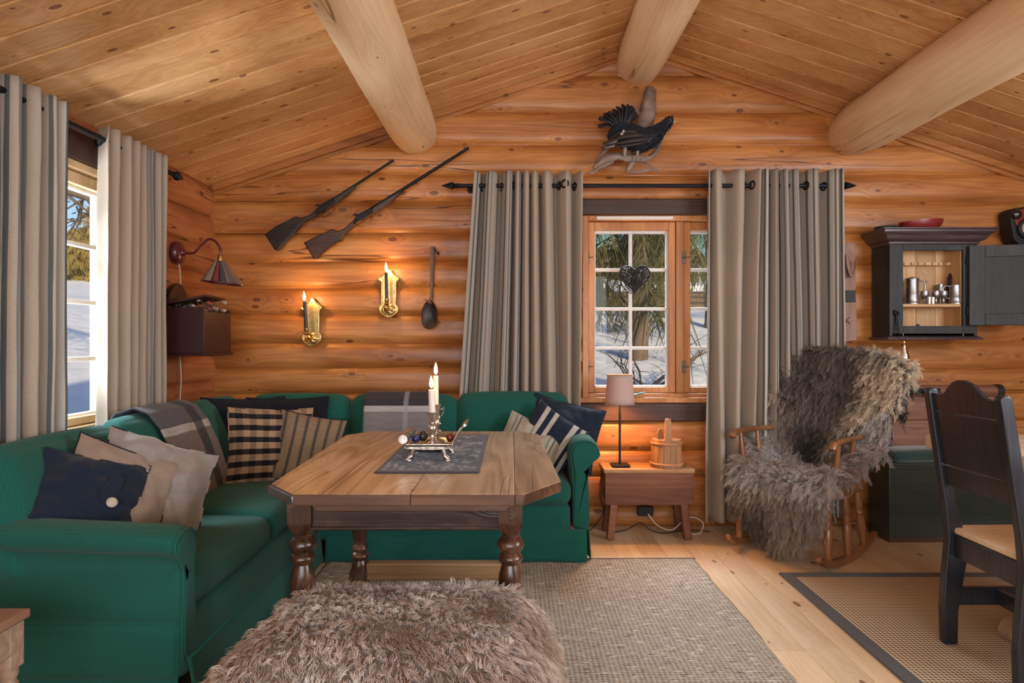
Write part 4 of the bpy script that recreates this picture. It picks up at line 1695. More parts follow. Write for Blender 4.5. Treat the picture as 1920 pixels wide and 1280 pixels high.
# ================================================================== curtains
def curt_col(stripe_from, stripe_to, flip=False):
    def fn(t, u, v):
        # u in metres of cloth
        f = fract(t, u, 1 / .152)
        st = bands(t, f, [.20, .30, .50, .58, .74, .84], [(.60, .52, .43), (.17, .195, .20), (.72, .69, .62), (.17, .195, .20), (.60, .52, .43), (.28, .31, .32), (.60, .52, .43)])
        ins = t.m('MULTIPLY', t.m('GREATER_THAN', u, stripe_from), t.m('LESS_THAN', u, stripe_to))
        return t.mix(ins, (.60, .51, .41), st)
    return fn


def curtain(name, label, to, ridges_t, ridges_b, z0, z1, amp, mat, grommets, ntop=.05, depth0=0.0, ampb=None, seed=0):
    """to(a, d, z) -> world, a along the wall, d out of the wall; ridges are the crests facing the room"""
    t = thing(name, label, 'curtain', to(ridges_t[len(ridges_t) // 2], 0, z0))
    def stations(r):
        st = []
        for i, a in enumerate(r):
            st.append(a)
            if i < len(r) - 1: st.append((a + r[i + 1]) / 2)
        return st
    A, B = stations(ridges_t), stations(ridges_b)
    n = len(A)
    per = 10
    nu, nv = (n - 1) * per, 46
    ampb = ampb or amp
    # cloth length along the top for the stripes
    L = [0.0]
    for k in range(1, n): L.append(L[-1] + math.hypot((A[k] - A[k - 1]), 2 * amp) * 1.06)

    def fn(u, v):
        q = u * (n - 1)
        k = min(int(q), n - 2)
        f = q - k
        ff = f
        w = v
        a = (A[k] * (1 - ff) + A[k + 1] * ff) * w + (B[k] * (1 - ff) + B[k + 1] * ff) * (1 - w)
        rot = .25 * math.sin(PI * (q % 2)) * .03
        am = amp * w + ampb * (1 - w)
        am *= 1 + .25 * noise.noise((k * 2.1, 3, seed))
        d = am * math.cos(PI * q)
        s = math.sin(PI * f)
        a += rot + .008 * noise.noise((q * .8, v * 2.2, seed)) * (1.3 - w)
        d += .010 * noise.noise((q * .9 + 7, v * 2.5, seed)) + .003 * noise.noise((q * 4, v * 9, seed))
        return to(a, depth0 + d, z0 + (z1 - z0) * v)
    def uvf(u, v):
        q = u * (n - 1)
        k = min(int(q), n - 2)
        return (L[k] + (L[k + 1] - L[k]) * (q - k), v)
    mb = MB()
    mb.grid(nu, nv, fn, uvf=uvf)
    mb.build('cloth', mat, t, smooth=180, solid=.0025)
    for q, z in grommets:
        p = Vector(fn(q / (n - 1), (z - z0) / (z1 - z0)))
        e = 0.02
        p2 = Vector(fn(min(1, q / (n - 1) + e / n), (z - z0) / (z1 - z0)))
        p1 = Vector(fn(max(0, q / (n - 1) - e / n), (z - z0) / (z1 - z0)))
        tg = (p2 - p1).normalized()
        nr = tg.cross(Vector((0, 0, 1))).normalized()
        R = Matrix((tg, Vector((0, 0, 1)), nr)).transposed().to_4x4()
        mb = MB()
        mb.tube([T(*p) @ R @ Vector((.023 * math.cos(a), .023 * math.sin(a), 0)) for a in np.linspace(0, 2 * PI, 21)[:-1]], .0065, 8, closed=True)
        mb.build('eyelet', M_iron, t, smooth=180)
    return t, L[-1]


def rod(label, A, B, brackets, r=.0125):
    A, B = Vector(A), Vector(B)
    t = thing('curtain_rod', label, 'curtain rod', A)
    mb = MB()
    mb.tube([A, B], r, 14)
    mb.build('pole', M_iron, t, smooth=40)
    d = (B - A).normalized()
    for p, s in ((A, -1), (B, 1)):
        Q = (d * s).to_track_quat('Z', 'Y').to_matrix().to_4x4()
        mb = MB()
        mb.lathe([(0, -.005), (.015, -.005), (.015, .008), (.010, .012), (.017, .018), (.017, .026), (.010, .032), (.024, .042), (.023, .048), (.012, .085), (.0, .118)], 16, T(*p) @ Q)
        mb.build('finial', M_iron, t, smooth=40)
    for b in brackets:
        mb = MB()
        mb.tube([b[0], b[1]], .007, 8)
        mb.lathe([(0, -.004), (.022, -.004), (.022, .004), (0, .004)], 14, T(*b[1]) @ (Vector(b[1]) - Vector(b[0])).to_track_quat('Z', 'Y').to_matrix().to_4x4())
        mb.build('bracket', M_iron, t, smooth=40)
    return t


YC = 4.02
FC = FP / YC
X_ = lambda px: (px - 960) / FC
ZR = 1.2 + 292 / FC
rod('long black curtain rod with pointed ends above the back window', (X_(862), YC, ZR), (X_(1572), YC, ZR),
    [((X_(880), YC, ZR), (X_(880), YB, ZR)), ((X_(1550), YC, ZR), (X_(1550), YB, ZR))])
toB = lambda a, d, z: (a, YC - d, z)
rt = [X_(p) for p in (890, 922, 956, 972, 987, 1002, 1024, 1060, 1092)]
rb = [X_(p) for p in (848, 892, 938, 962, 984, 1004, 1036, 1066, 1084)]
M_cu1 = patterned('curtain_cloth_left', curt_col(-1, .98), transl=.24, bump=.08, sheen=.1, sc=2600)
_, L1 = curtain('curtain', 'striped grey and beige curtain panel left of the back window, behind the sofa', toB, rt, rb, .12, 1.2 + 316 / FC, .056, M_cu1,
                [(.8, ZR), (3.2, ZR), (4.5, ZR), (13.5, ZR), (13.9, ZR), (15.3, ZR)], seed=1)
rt = [X_(p) for p in (1324, 1340, 1386, 1418, 1432, 1450, 1468, 1486, 1522, 1562, 1572)]
rb = [X_(p) for p in (1318, 1350, 1376, 1402, 1428, 1450, 1474, 1500, 1530, 1562, 1580)]
M_cu2 = patterned('curtain_cloth_right', curt_col(.92, 9), transl=.24, bump=.08, sheen=.1, sc=2600)
_, L2 = curtain('curtain', 'long striped curtain panel right of the back window, reaching the floor', toB, rt, rb, .075, 1.2 + 320 / FC, .062, M_cu2,
                [(1.3, ZR), (4.5, ZR), (5.6, ZR), (15.5, ZR), (17.4, ZR), (18.6, ZR)], seed=2)

XC = -1.835
ZL = 2.105
rod('black curtain rod with pointed end above the left window', (XC, 1.55, ZL), (XC, 3.46, ZL),
    [((XC, 1.62, ZL), (XL, 1.62, ZL)), ((XC, 3.38, ZL), (XL, 3.38, ZL))])
toL = lambda a, d, z: (XC + d, a, z)
YL = lambda px, d=0: FP * (XC + d) / (px - 960)
rl = [1.78, 1.90, 2.02, 2.14, 2.24, 2.34, 2.43, 2.52, 2.585]
M_cu3 = patterned('curtain_cloth_near', curt_col(-1, 9), transl=.22, bump=.08, sheen=.1, sc=2600)
curtain('curtain', 'striped curtain panel at the left edge, near side of the left window', toL, rl, [a - .02 for a in rl], .15, 2.165, .040, M_cu3,
        [(4.8, ZL), (6.9, ZL), (9.2, ZL), (11.2, ZL)], seed=5)
rl = [2.85, 2.93, 3.02, 3.09, 3.15, 3.21, 3.28, 3.325]
M_cu4 = patterned('curtain_cloth_far', curt_col(.75, 9), transl=.22, bump=.08, sheen=.1, sc=2600)
curtain('curtain', 'curtain panel with pale plain edge, far side of the left window', toL, rl, [a - .01 for a in rl], .15, 2.165, .038, M_cu4,
        [(.9, ZL), (11.2, ZL)], seed=6)

# ================================================================== bench, lamp, churn
M_redwood = wood('red_brown_stool', (.08, .026, .012), (.17, .058, .026), (.27, .105, .05), 'xzy', knots=.4, kdens=2.5, rough=.5, pvar=.05)
M_stooltop = wood('stool_top', (.26, .11, .045), (.42, .21, .095), (.56, .33, .17), 'xyz', knots=.3, kdens=2.5, rough=.5)
st = thing('stool', 'small red-brown wooden stool bench with splayed legs below the back window', 'stool', (.83, 3.96, 0))
bx0, bx1, by0, by1 = .555, 1.105, 3.86, 4.08
mb = MB(); mb.bx(bx0, bx1, by0, by1, .405, .430); mb.build('seat', M_stooltop, st, bevel=.005)
for y in (by0 + .008, by1 - .03):
    mb = MB(); mb.bx(bx0 + .008, bx1 - .004, y, y + .02, .212, .405); mb.build('side_board', M_redwood, st, bevel=.003)
for x in (bx0 + .008, bx1 - .024):
    mb = MB(); mb.bx(x, x + .018, by0 + .03, by1 - .03, .25, .405); mb.build('end_board', M_redwood, st, bevel=.003)
for (x, y, sx, sy) in ((.63, 3.90, -1, -1), (1.03, 3.90, 1, -1), (.63, 4.05, -1, 1), (1.03, 4.05, 1, 1)):
    mb = MB(); mb.cur = x + y
    mb.beam((x, y, .33), (x + sx * .035, y + sy * .02, .0), .045, .045, up=(0, 1, 0))
    mb.build('leg', M_redwood, st, bevel=.005)

tl = thing('table_lamp', 'slim black metal table lamp with a lit grey linen shade on the red stool', 'lamp', (.665, 3.95, .431))
mb = MB(); mb.bx(.612, .722, 3.90, 4.0, .431, .445); mb.build('base', M_iron, tl, bevel=.003)
mb = MB(); mb.box((.665, 3.95, .64), (.013, .013, .40)); mb.build('pole', M_iron, tl, bevel=.002)
sh_t = NT('linen_shade')
sh_c = sh_t.mix(sh_t.noise(sh_t.obj(), 300, 2), (.42, .38, .36), (.60, .55, .52))
sh_t.set(Base_Color=sh_c, Roughness=.9)
tr_ = sh_t.n('BsdfTranslucent'); sh_t.put(tr_.inputs[0], (.62, .30, .20))
mx_ = sh_t.n('MixShader'); mx_.inputs[0].default_value = .20
sh_t.t.links.new(sh_t.b.outputs[0], mx_.inputs[1]); sh_t.t.links.new(tr_.outputs[0], mx_.inputs[2]); sh_t.t.links.new(mx_.outputs[0], sh_t.out.inputs[0])
mb = MB()
mb.grid(36, 6, lambda u, v: (.665 + (.089 - .013 * v) * math.cos(2 * PI * u), 3.95 + (.089 - .013 * v) * math.sin(2 * PI * u), .815 + .180 * v), cu=True)
mb.build('lamp_shade', sh_t.mat, tl, smooth=180, solid=.002)
for z, r in ((.815, .0895), (.995, .0765)):
    mb = MB(); mb.tube([(.665 + r * math.cos(a), 3.95 + r * math.sin(a), z) for a in np.linspace(0, 2 * PI, 37)[:-1]], .0025, 6, closed=True)
    mb.build('shade_ring', M_taupe, tl, smooth=180)
mb = MB()
mb.lathe([(0, .84), (.013, .84), (.013, .87), (.028, .905), (.026, .925), (0, .94)], 16, T(.665, 3.95, 0))
bt_ = NT('lit_bulb'); bt_.set(Base_Color=(1, .7, .4), Emission_Color=(1, .55, .25), Emission_Strength=8)
mb.build('bulb', bt_.mat, tl, smooth=180)
point('lamp_light', (.665, 3.95, .86), 24.0, (1.0, .42, .12), .03)

ch = thing('wooden_churn', 'small staved wooden tub with lid and upright handle on the red stool', 'tub', (.955, 3.96, .431))
cx, cy = .955, 3.96
M_churn = wood('churn_wood', (.20, .085, .035), (.38, .18, .08), (.52, .29, .15), 'zxy', knots=.1, rough=.55, pvar=.2)
mb = MB()
n = 16
for k in range(n):
    mb.cur = k
    a0, a1 = 2 * PI * k / n + .01, 2 * PI * (k + 1) / n - .01
    vs = []
    for (r, z) in ((.098, .432), (.088, .60)):
        for a in (a0, (a0 + a1) / 2, a1): vs.append((cx + r * math.cos(a), cy + r * math.sin(a), z))
        for a in (a1, (a0 + a1) / 2, a0): vs.append((cx + (r - .010) * math.cos(a), cy + (r - .010) * math.sin(a), z))
    mb.add(vs, [(5, 4, 3, 2, 1, 0), (6, 7, 8, 9, 10, 11)] + [(i, (i + 1) % 6, 6 + (i + 1) % 6, 6 + i) for i in range(6)])
mb.build('staves', M_churn, ch, smooth=0)
for z, r in ((.452, .099), (.575, .092)):
    mb = MB(); mb.tube([(cx + r * math.cos(a), cy + r * math.sin(a), z) for a in np.linspace(0, 2 * PI, 33)[:-1]], .007, 8, closed=True)
    mb.build('hoop', wood('willow_hoop', (.34, .14, .06), (.46, .21, .10), (.58, .3, .16), knots=0), ch, smooth=180)
mb = MB(); mb.cur = 3; mb.lathe([(0, .585), (.080, .585), (.080, .597), (0, .597)], 28, T(cx, cy, 0)); mb.build('lid', M_churn, ch, smooth=35, bevel=.002)
mb = MB(); mb.cur = 9
mb.prism([(-.022, .0), (.026, .0), (.026, .05), (.016, .10), (.020, .125), (.016, .142), (0, .147), (-.014, .142), (-.017, .12), (-.014, .08)], -.012, .012, Matrix(((1, 0, 0, cx - .005), (0, 0, 1, cy - .055), (0, 1, 0, .585), (0, 0, 0, 1))))
mb.build('handle', M_churn, ch, bevel=.004)
mb = MB(); mb.cur = 12
mb.prism([(-.02, .0), (.02, .0), (.018, .05), (.008, .075), (-.01, .075), (-.018, .05)], -.010, .010, Matrix(((1, 0, 0, cx - .04), (0, 0, 1, cy + .0), (0, 1, 0, .585), (0, 0, 0, 1))))
mb.build('handle', M_churn, ch, bevel=.004)

# leaflet on the sill
mb = MB()
mb.prism([(0, 0), (.11, .02), (.09, .06), (.01, .045)], 0, .006, T(.755, 4.095, .845) @ RY(-14))
tag(mb.build('folded_cloth', plain('teal_cloth', (.10, .20, .18), .8), None, bevel=.002), 'small dull teal folded cloth on the window sill right of the lamp shade', 'cloth')

M_cord_w = plain('white_cord', (.75, .72, .66), .5)
M_cord_b = plain('black_cord', (.015, .014, .013), .5)
mb = MB(); mb.tube(spline([(.59, 3.98, .43), (.555, 3.985, .36), (.545, 3.97, .25), (.57, 3.99, .14), (.52, 4.0, .05), (.46, 4.02, .006), (.35, 4.02, .006)], 8), .003, 6)
tag(mb.build('power_cord', M_cord_b, None, smooth=180), 'thin black lamp cord hanging down the left end of the stool', 'cord')
mb = MB(); mb.tube(spline([(.60, 3.99, .006), (.72, 4.02, .02), (.80, 3.99, .07), (.86, 3.97, .03), (.95, 3.99, .006), (1.08, 4.03, .01), (1.20, 4.04, .006), (1.24, 4.02, .006)], 8), .0035, 6)
tag(mb.build('power_cord', M_cord_b, None, smooth=180), 'black cord coiling on the floor under the stool', 'cord')
mb = MB(); mb.tube(spline([(.86, 4.05, .11), (.92, 4.03, .04), (1.00, 4.01, .02), (1.06, 4.00, .07), (1.13, 4.01, .10), (1.20, 4.02, .06), (1.17, 3.99, .006), (1.10, 3.98, .006)], 8), .0035, 6)
tag(mb.build('extension_cord', M_cord_w, None, smooth=180), 'white extension cord looping on the floor right of the stool legs', 'cord')
mb = MB(); mb.bx(.80, .90, 4.065, 4.10, .09, .15)
tag(mb.build('transformer_box', M_black, None, bevel=.006), 'small dark adapter box on the wall below the stool', 'adapter')

# ================================================================== rifles
M_stock = wood('walnut_stock', (.018, .006, .004), (.048, .013, .007), (.085, .026, .013), 'xzy', knots=.1, rough=.35, coat=.4)
M_stockd = wood('dark_stock', (.006, .004, .004), (.014, .008, .007), (.028, .014, .011), 'xzy', knots=.1, rough=.35, coat=.4)
M_gun = plain('gun_steel', (.022, .021, .023), .4, .8)
M_brassd = silver('dull_brass', (.35, .25, .11), .3)


def rifle(label, butt, tip, mat, L_stock, pts, barrel_r, loc_y, px2m, guard, fore):
    a, b = W(*butt, loc_y), W(*tip, loc_y)
    ang = math.atan2(b.z - a.z, b.x - a.x)
    L = (b - a).length
    t = thing('rifle', label, 'rifle', a)
    B = T(*a) @ RY(-math.degrees(ang)) @ RX(90)   # local x along gun, local y up, local z toward the room
    mb = MB(); mb.prism(roll(pts, 4)[:-1], -.020, .020, B); mb.build('stock', mat, t, bevel=.012, seg=3, smooth=40)
    mb = MB(); mb.prism([(pts[0][0] - .004, pts[0][1]), (pts[0][0] + .006, pts[0][1]), (pts[-2][0] + .004, pts[-2][1]), (pts[-2][0] - .004, pts[-2][1])], -.018, .018, B); mb.build('butt_plate', M_gun, t, bevel=.002)
    mb = MB(); mb.tube([B @ Vector((guard - .02, 0.008, 0)), B @ Vector((L * .6, .010, 0)), B @ Vector((L, .012, 0))], [barrel_r * 1.2, barrel_r, barrel_r * .85], 12)
    mb.build('barrel', M_gun, t, smooth=50)
    mb = MB(); mb.tube([B @ Vector(p) for p in ((L - .03, .012 + barrel_r * 1.4, 0), (L - .022, .012 + barrel_r * 2.0, 0), (L - .016, .012 + barrel_r * 1.2, 0))], .003, 6); mb.build('sight', M_gun, t)
    mb = MB(); mb.prism([(guard - .09, -.022), (guard + .06, -.018), (guard + .07, .016), (guard - .03, .022), (guard - .07, .006)], -.022, .022, B); mb.build('receiver', M_gun, t, bevel=.006)
    mb = MB(); mb.tube([B @ Vector(p) for p in spline([(guard + .03, -.018, 0), (guard + .03, -.045, 0), (guard - .01, -.056, 0), (guard - .055, -.048, 0), (guard - .07, -.022, 0)], 5)], .003, 6)
    mb.tube([B @ Vector(p) for p in spline([(guard - .01, -.018, 0), (guard - .018, -.034, 0), (guard - .01, -.046, 0)], 4)], .003, 6); mb.build('trigger_guard', M_brassd, t, smooth=60)
    mb = MB(); mb.tube([B @ Vector(p) for p in spline([(guard - .03, .010, .014), (guard - .036, .026, .018), (guard - .050, .032, .018), (guard - .056, .028, .018)], 5)], [.006] * 10 + [.004] * 6, 7)
    mb.build('hammer', M_gun, t, smooth=60)
    mb = MB(); mb.prism(roll(fore, 4)[:-1], -.015, .015, B); mb.build('fore_stock', mat, t, bevel=.007, seg=3, smooth=40)
    return t


rifle('shorter dark rifle with black stock, the upper left of two on the log wall', (508, 453), (740, 303), M_stockd, .3,
      [(0, .055), (.08, .060), (.17, .050), (.22, .045), (.245, .020), (.30, .006), (.36, .014), (.40, .016), (.40, -.016), (.33, -.022), (.25, -.016), (.16, -.038), (.07, -.058), (0, -.066), (0, .055)],
      .009, 4.075, 0, .42, [(.40, .004), (.52, .010), (.62, .006), (.64, -.004), (.52, -.020), (.40, -.020), (.40, .004)])
rifle('longer rifle with reddish stock, the lower right of two on the wall', (580, 468), (881, 280), M_stock, .35,
      [(0, .052), (.08, .045), (.16, .034), (.20, .028), (.215, .004), (.26, -.006), (.33, .006), (.40, .012), (.40, -.018), (.32, -.026), (.24, -.040), (.21, -.062), (.18, -.056), (.13, -.058), (.06, -.064), (0, -.070), (0, .052)],
      .011, 4.07, 0, .41, [(.41, .002), (.55, .004), (.66, .002), (.68, -.006), (.56, -.022), (.41, -.024), (.41, .002)])

# ================================================================== brass sconces
def sconce(label, px, py, cpx, flame_y, tilt, cl):
    c = W(px, py, 4.105)
    t = thing('candle_sconce', label, 'sconce', c)
    B = T(*c) @ RX(90)
    half = [(0, .150), (.016, .140), (.026, .122), (.052, .104), (.066, .094), (.064, .082), (.050, .074), (.046, .060), (.045, -.07), (.052, -.082), (.060, -.10), (.056, -.125), (.040, -.140), (.018, -.158), (0, -.162)]
    outl = half + [(-a, b) for a, b in half[-2:0:-1]]
    mb = MB()
    mb.prism(outl, -.002, .003, B)
    n_ = len(outl)
    P3 = [B @ Vector((a * .97, b * .985, .006)) for a, b in outl]
    mb.tube(P3, .0055, 8, closed=True)
    mb.build('back_plate', M_brass, t, smooth=40, bevel=.001)
    mb = MB()
    mb.grid(24, 8, lambda u, v: B @ Vector((.048 * v * math.cos(2 * PI * u), -.112 + .038 * v * math.sin(2 * PI * u), .004 + .014 * (1 - v * v) * (1 + .4 * math.cos(5 * 2 * PI * u)))), cu=True)
    mb.tube([B @ Vector((.034 * math.cos(a), -.112 + .028 * math.sin(a), .010)) for a in np.linspace(0, 2 * PI, 25)[:-1]], .005, 7, closed=True)
    mb.build('rosette', M_brass, t, smooth=60)
    ex = W(cpx, 0, 4.0).x
    hz = c.z - .072
    mb = MB()
    mb.tube(spline([(c.x, 4.10, c.z - .105), ((c.x + ex) / 2, 4.05, c.z - .125), (ex, 4.0, c.z - .115), (ex, 4.0, hz - .012)], 6), .005, 8)
    mb.lathe([(0, -.02), (.012, -.016), (.019, -.008), (.010, -.002), (.013, .002), (.015, .024), (.011, .022), (0, .004)], 16, T(ex, 4.0, hz))
    mb.build('arm', M_brass, t, smooth=50)
    f = W(cpx, flame_y, 4.0)
    candle(cl, (ex, 4.0, hz + .004), f.z - hz - .03, .0105, M_blackwax, (0, tilt), 8.0, fl=1.4)


sconce('brass wall sconce lower on the wall, left of the pair', 585, 602, 575, 557, -4, 'burning black candle in the lower left brass sconce')
sconce('brass wall sconce higher on the wall, nearer the wooden scoop', 729, 548, 725, 503, -1, 'burning black candle in the higher right brass sconce')

# ================================================================== wooden scoop
M_scoop = wood('old_dark_spoon', (.012, .008, .007), (.028, .017, .014), (.06, .035, .026), 'zxy', knots=0, rough=.45)
c = W(806, 590, 4.09)
t = thing('wooden_scoop', 'old dark wooden scoop with long handle hanging beside the left curtain', 'scoop', c)
mb = MB()


def bowl(u, v):
    a = 2 * PI * u
    w = .052 * (1 - .06 * math.sin(a))
    x = w * math.copysign(abs(math.cos(a)) ** .7, math.cos(a))
    z = .092 * math.copysign(abs(math.sin(a)) ** .8, math.sin(a))
    if z > 0: x *= 1 - .35 * (z / .09) ** 2
    if v <= .5:
        k = v * 2
        return (c.x + x * k, c.y - .006 + .028 * (1 - k * k) - .012, c.z + z * k)
    k = 2 - v * 2
    return (c.x + x * (k * .98 + .02), c.y + .038 * (1 - k * k) - .012, c.z + z * k)


mb.grid(36, 16, bowl, cu=True)
mb.build('bowl', M_scoop, t, smooth=70)
mb = MB()
top = W(811, 462, 4.09)
mb.tube(spline([(c.x + .003, c.y - .008, c.z + .07), (c.x + .012, c.y, c.z + .13), (top.x - .002, c.y + .004, c.z + .28), (top.x, c.y + .004, top.z)], 6), [.022, .019, .016, .015, .014, .0135, .0135, .014, .014, .015, .016, .016, .017, .018, .019, .019, .019, .019, .018], 10, sq=.55)
mb.build('handle', wood('spoon_handle', (.10, .045, .022), (.17, .08, .04), (.26, .13, .07), 'zxy', knots=0, rough=.5), t, smooth=60)
mb = MB(); mb.tube(spline([(top.x + .010, c.y, top.z - .01), (top.x + .022, c.y, top.z - .03), (top.x + .034, c.y + .01, top.z - .05), (top.x + .036, c.y + .02, top.z - .03)], 5), .005, 7)
mb.build('hook', M_scoop, t, smooth=60)

# ================================================================== wall lamp (left wall)
M_burg = plain('burgundy_enamel', (.10, .010, .022), .25, coat=.6)
base = Vector((-1.90, 3.66, 1.2 + (640 - 474) / (FP / 3.66)))
t = thing('wall_lamp', 'burgundy wall lamp with swan-neck arm and striped cloth shade in the left corner', 'lamp', base)
R = RY(90)
mb = MB(); mb.lathe([(0, -.025), (.064, -.025), (.068, -.012), (.060, .004), (.035, .014), (.018, .020), (.012, .035), (0, .036)], 28, T(*base) @ R)
mb.build('wall_plate', M_burg, t, smooth=50)
sx = -1.668
mb = MB(); mb.tube(spline([(base.x + .03, base.y, base.z), (base.x + .08, base.y, base.z + .0), (base.x + .125, base.y, base.z + .045), (base.x + .165, base.y, base.z + .078), (base.x + .205, base.y, base.z + .065), (sx, base.y, base.z + .02), (sx, base.y, base.z - .02)], 7), .0065, 10)
mb.build('arm', M_burg, t, smooth=60)
mb = MB(); mb.lathe([(0, -.055), (.014, -.055), (.014, -.02), (.010, -.012), (0, -.012)], 14, T(sx, base.y, base.z)); mb.build('socket', M_brass, t, smooth=50)


def shade_cols(t_, u, v):
    return bands(t_, fract(t_, u, 3.0), [.17, .21, .36, .40, .56, .60, .78, .83], [(.42, .36, .27), (.02, .015, .02), (.33, .06, .07), (.02, .015, .02), (.10, .10, .10), (.35, .30, .22), (.22, .16, .14), (.02, .015, .02), (.40, .34, .26)])


mb = MB()
mb.grid(12, 4, lambda u, v: (sx + .015 * (1 - v) + (.112 - .085 * v) * math.cos(2 * PI * u), base.y + (.112 - .085 * v) * math.sin(2 * PI * u), base.z - .172 + .022 * (1 - v) * 0 + .125 * v), cu=True)
mb.v = [Vector((p.x, p.y, p.z - .10 * (p.x - sx))) for p in mb.v]
mb.build('lamp_shade', patterned('striped_shade', shade_cols, transl=.2), t, smooth=0, solid=.004)
mb = MB(); mb.tube([Vector((sx + .015 + .112 * math.cos(a), base.y + .112 * math.sin(a), base.z - .172 - .10 * (.015 + .112 * math.cos(a)))) for a in np.linspace(0, 2 * PI, 13)[:-1]], .004, 6, closed=True)
mb.build('shade_trim', M_burg, t, smooth=60)
mb = MB(); mb.lathe([(0, -.058), (.029, -.058), (.029, -.046), (0, -.044)], 12, T(sx, base.y, base.z)); mb.build('cap', M_burg, t)
mb = MB(); mb.tube(spline([(base.x, base.y - .01, base.z - .065), (-1.895, base.y - .005, base.z - .12), (-1.90, base.y + .01, base.z - .24), (-1.905, base.y + .01, base.z - .30)], 6), .003, 6)
mb.build('cord', M_cord_w, t, smooth=180)

# candle box with dried flowers
M_box = plain('oxblood_paint', (.038, .007, .006), .5, var=.3, scale=14, bump=.2)
bxx, bxy0, bxy1, bz0, bz1 = -1.905, 3.47, 3.80, 1.135, 1.385
dp = .235
t = thing('wall_box', 'old oxblood red wooden box with arched back, filled with dried flowers, left wall', 'box', (bxx, 3.63, bz0))
X0, X1 = bxx, bxx + dp
mb = MB()
mb.bx(X0, X1, bxy0, bxy0 + .014, bz0, bz1)
mb.build('side_panel', M_box, t, bevel=.003)
mb = MB(); mb.bx(X0, X1, bxy1 - .014, bxy1, bz0, bz1); mb.build('side_panel', M_box, t, bevel=.003)
mb = MB(); mb.bx(X1 - .014, X1, bxy0 + .014, bxy1 - .014, bz0, bz1 - .02); mb.build('front_panel', M_box, t, bevel=.003)
mb = MB(); mb.bx(X0, X1 + .012, bxy0 - .01, bxy1 + .01, bz0 - .014, bz0); mb.build('bottom_panel', M_box, t, bevel=.004)
mb = MB()
arch = [(bxy0, bz0), (bxy1, bz0), (bxy1, bz1 + .01)] + [(3.635 + .105 * math.cos(a), 1.395 + .135 * math.sin(a)) for a in np.linspace(0, PI, 15)] + [(bxy0, bz1 + .01)]
mb.prism(arch, 0, .014, Matrix(((0, 0, 1, X0), (1, 0, 0, 0), (0, 1, 0, 0), (0, 0, 0, 1))))
mb.build('back_panel', M_box, t, bevel=.003)
mb = MB()
Ml = T(X1 - .115, 3.60, 1.425) @ RZ(6) @ RY(-12)
mb.box((0, 0, 0), (.235, .30, .012), None)
mb.v = [Ml @ v for v in mb.v]
mb.build('lid', M_box, t, bevel=.003)
fl = thing('dried_flowers', 'bunch of dried pink and cream flowers spilling out of the red wall box', 'flowers', (X1 - .09, 3.66, bz1))
g = random.Random(4)
for col, nm, nn_ in (((.46, .09, .07), 'red_bloom', 10), ((.62, .40, .34), 'pink_bloom', 12), ((.50, .42, .30), 'cream_bloom', 10)):
    for k in range(nn_):
        x, y = X1 - .02 - .18 * g.random(), bxy0 + .06 + .26 * g.random()
        z = bz1 - .01 + .055 * g.random()
        r = g.uniform(.010, .019)
        mb = MB()
        for q in range(7):
            a = q * 2.4
            mb.lathe([(0, -r * .5), (r * .5, -r * .2), (r * .55, r * .1), (0, r * .5)], 7, T(x + r * .5 * math.cos(a), y + r * .5 * math.sin(a), z + r * .2 * math.sin(q)) @ RX(g.uniform(-40, 40)))
        mb.build('bloom', plain(nm, col, .8, var=.4, scale=60), fl, smooth=60)
mb = MB()
for k in range(60):
    x, y = X1 - .02 - .18 * g.random(), bxy0 + .06 + .26 * g.random()
    mb.tube([(x, y, bz1 - .06), (x + g.uniform(-.03, .03), y + g.uniform(-.03, .03), bz1 + .02), (x + g.uniform(-.05, .06), y + g.uniform(-.06, .08), bz1 + g.uniform(.0, .07))], [.0025, .002, .001], 4)
mb.build('stems', plain('dry_stem', (.16, .12, .06), .9), fl)
mb = MB(); mb.tube(spline([(-1.90, 3.66, bz0 - .01), (-1.895, 3.665, .98), (-1.90, 3.655, .80), (-1.90, 3.66, .62)], 6), .003, 6)
tag(mb.build('lamp_cord', M_cord_w, None, smooth=180), 'white cord running down the wall below the red box', 'cord')

# ================================================================== mounted capercaillie
M_drift = wood('driftwood', (.09, .055, .045), (.19, .13, .105), (.34, .25, .21), 'xzy', knots=.2, rough=.8, bump=.6)
M_feath = plain('black_feathers', (.012, .014, .020), .45, var=.5, scale=90, bump=.5)
M_featb = plain('brown_black_feathers', (.035, .028, .026), .55, var=.4, scale=120, bump=.5)
by = 4.0
wp = lambda px, py, d=0.0: W(px, py, by - d)
t = thing('driftwood_perch', 'twisted grey driftwood branch on the gable wall carrying the mounted bird', 'driftwood', wp(1190, 300))
mb = MB()
mb.tube(spline([wp(1221, 164, -.05), wp(1216, 195, -.03), wp(1210, 232, -.02), wp(1198, 262, 0), wp(1190, 290, .0)], 5), [.012, .036, .044, .048, .050, .050, .052, .054, .056, .058, .060, .060, .058, .055, .05, .048, .044, .04, .036, .03, .028], 12, sq=.8)
mb.tube(spline([wp(1188, 202, -.03), wp(1200, 212, -.03), wp(1212, 228, -.02)], 4), [.006, .009, .012, .014, .016, .017, .018, .018, .018], 8)
mb.tube(spline([wp(1112, 314, .02), wp(1128, 302, .03), wp(1150, 294, .04), (wp(1185, 297, .04)), wp(1222, 293, .02), wp(1234, 275, .0), wp(1238, 262, -.02)], 5), [.005, .010, .014, .018, .02, .022, .024, .026, .028, .03, .03, .03, .03, .03, .03, .03, .03, .028, .028, .026, .024, .02, .02, .018, .016, .014, .012, .01, .008, .006, .004], 10, sq=.55)
mb.tube(spline([wp(1102, 305, .0), wp(1120, 300, .01), wp(1138, 278, .0), wp(1152, 270, 0)], 4), [.004, .006, .009, .012, .014, .016, .018, .018, .018, .018, .016, .014, .012], 8, sq=.6)
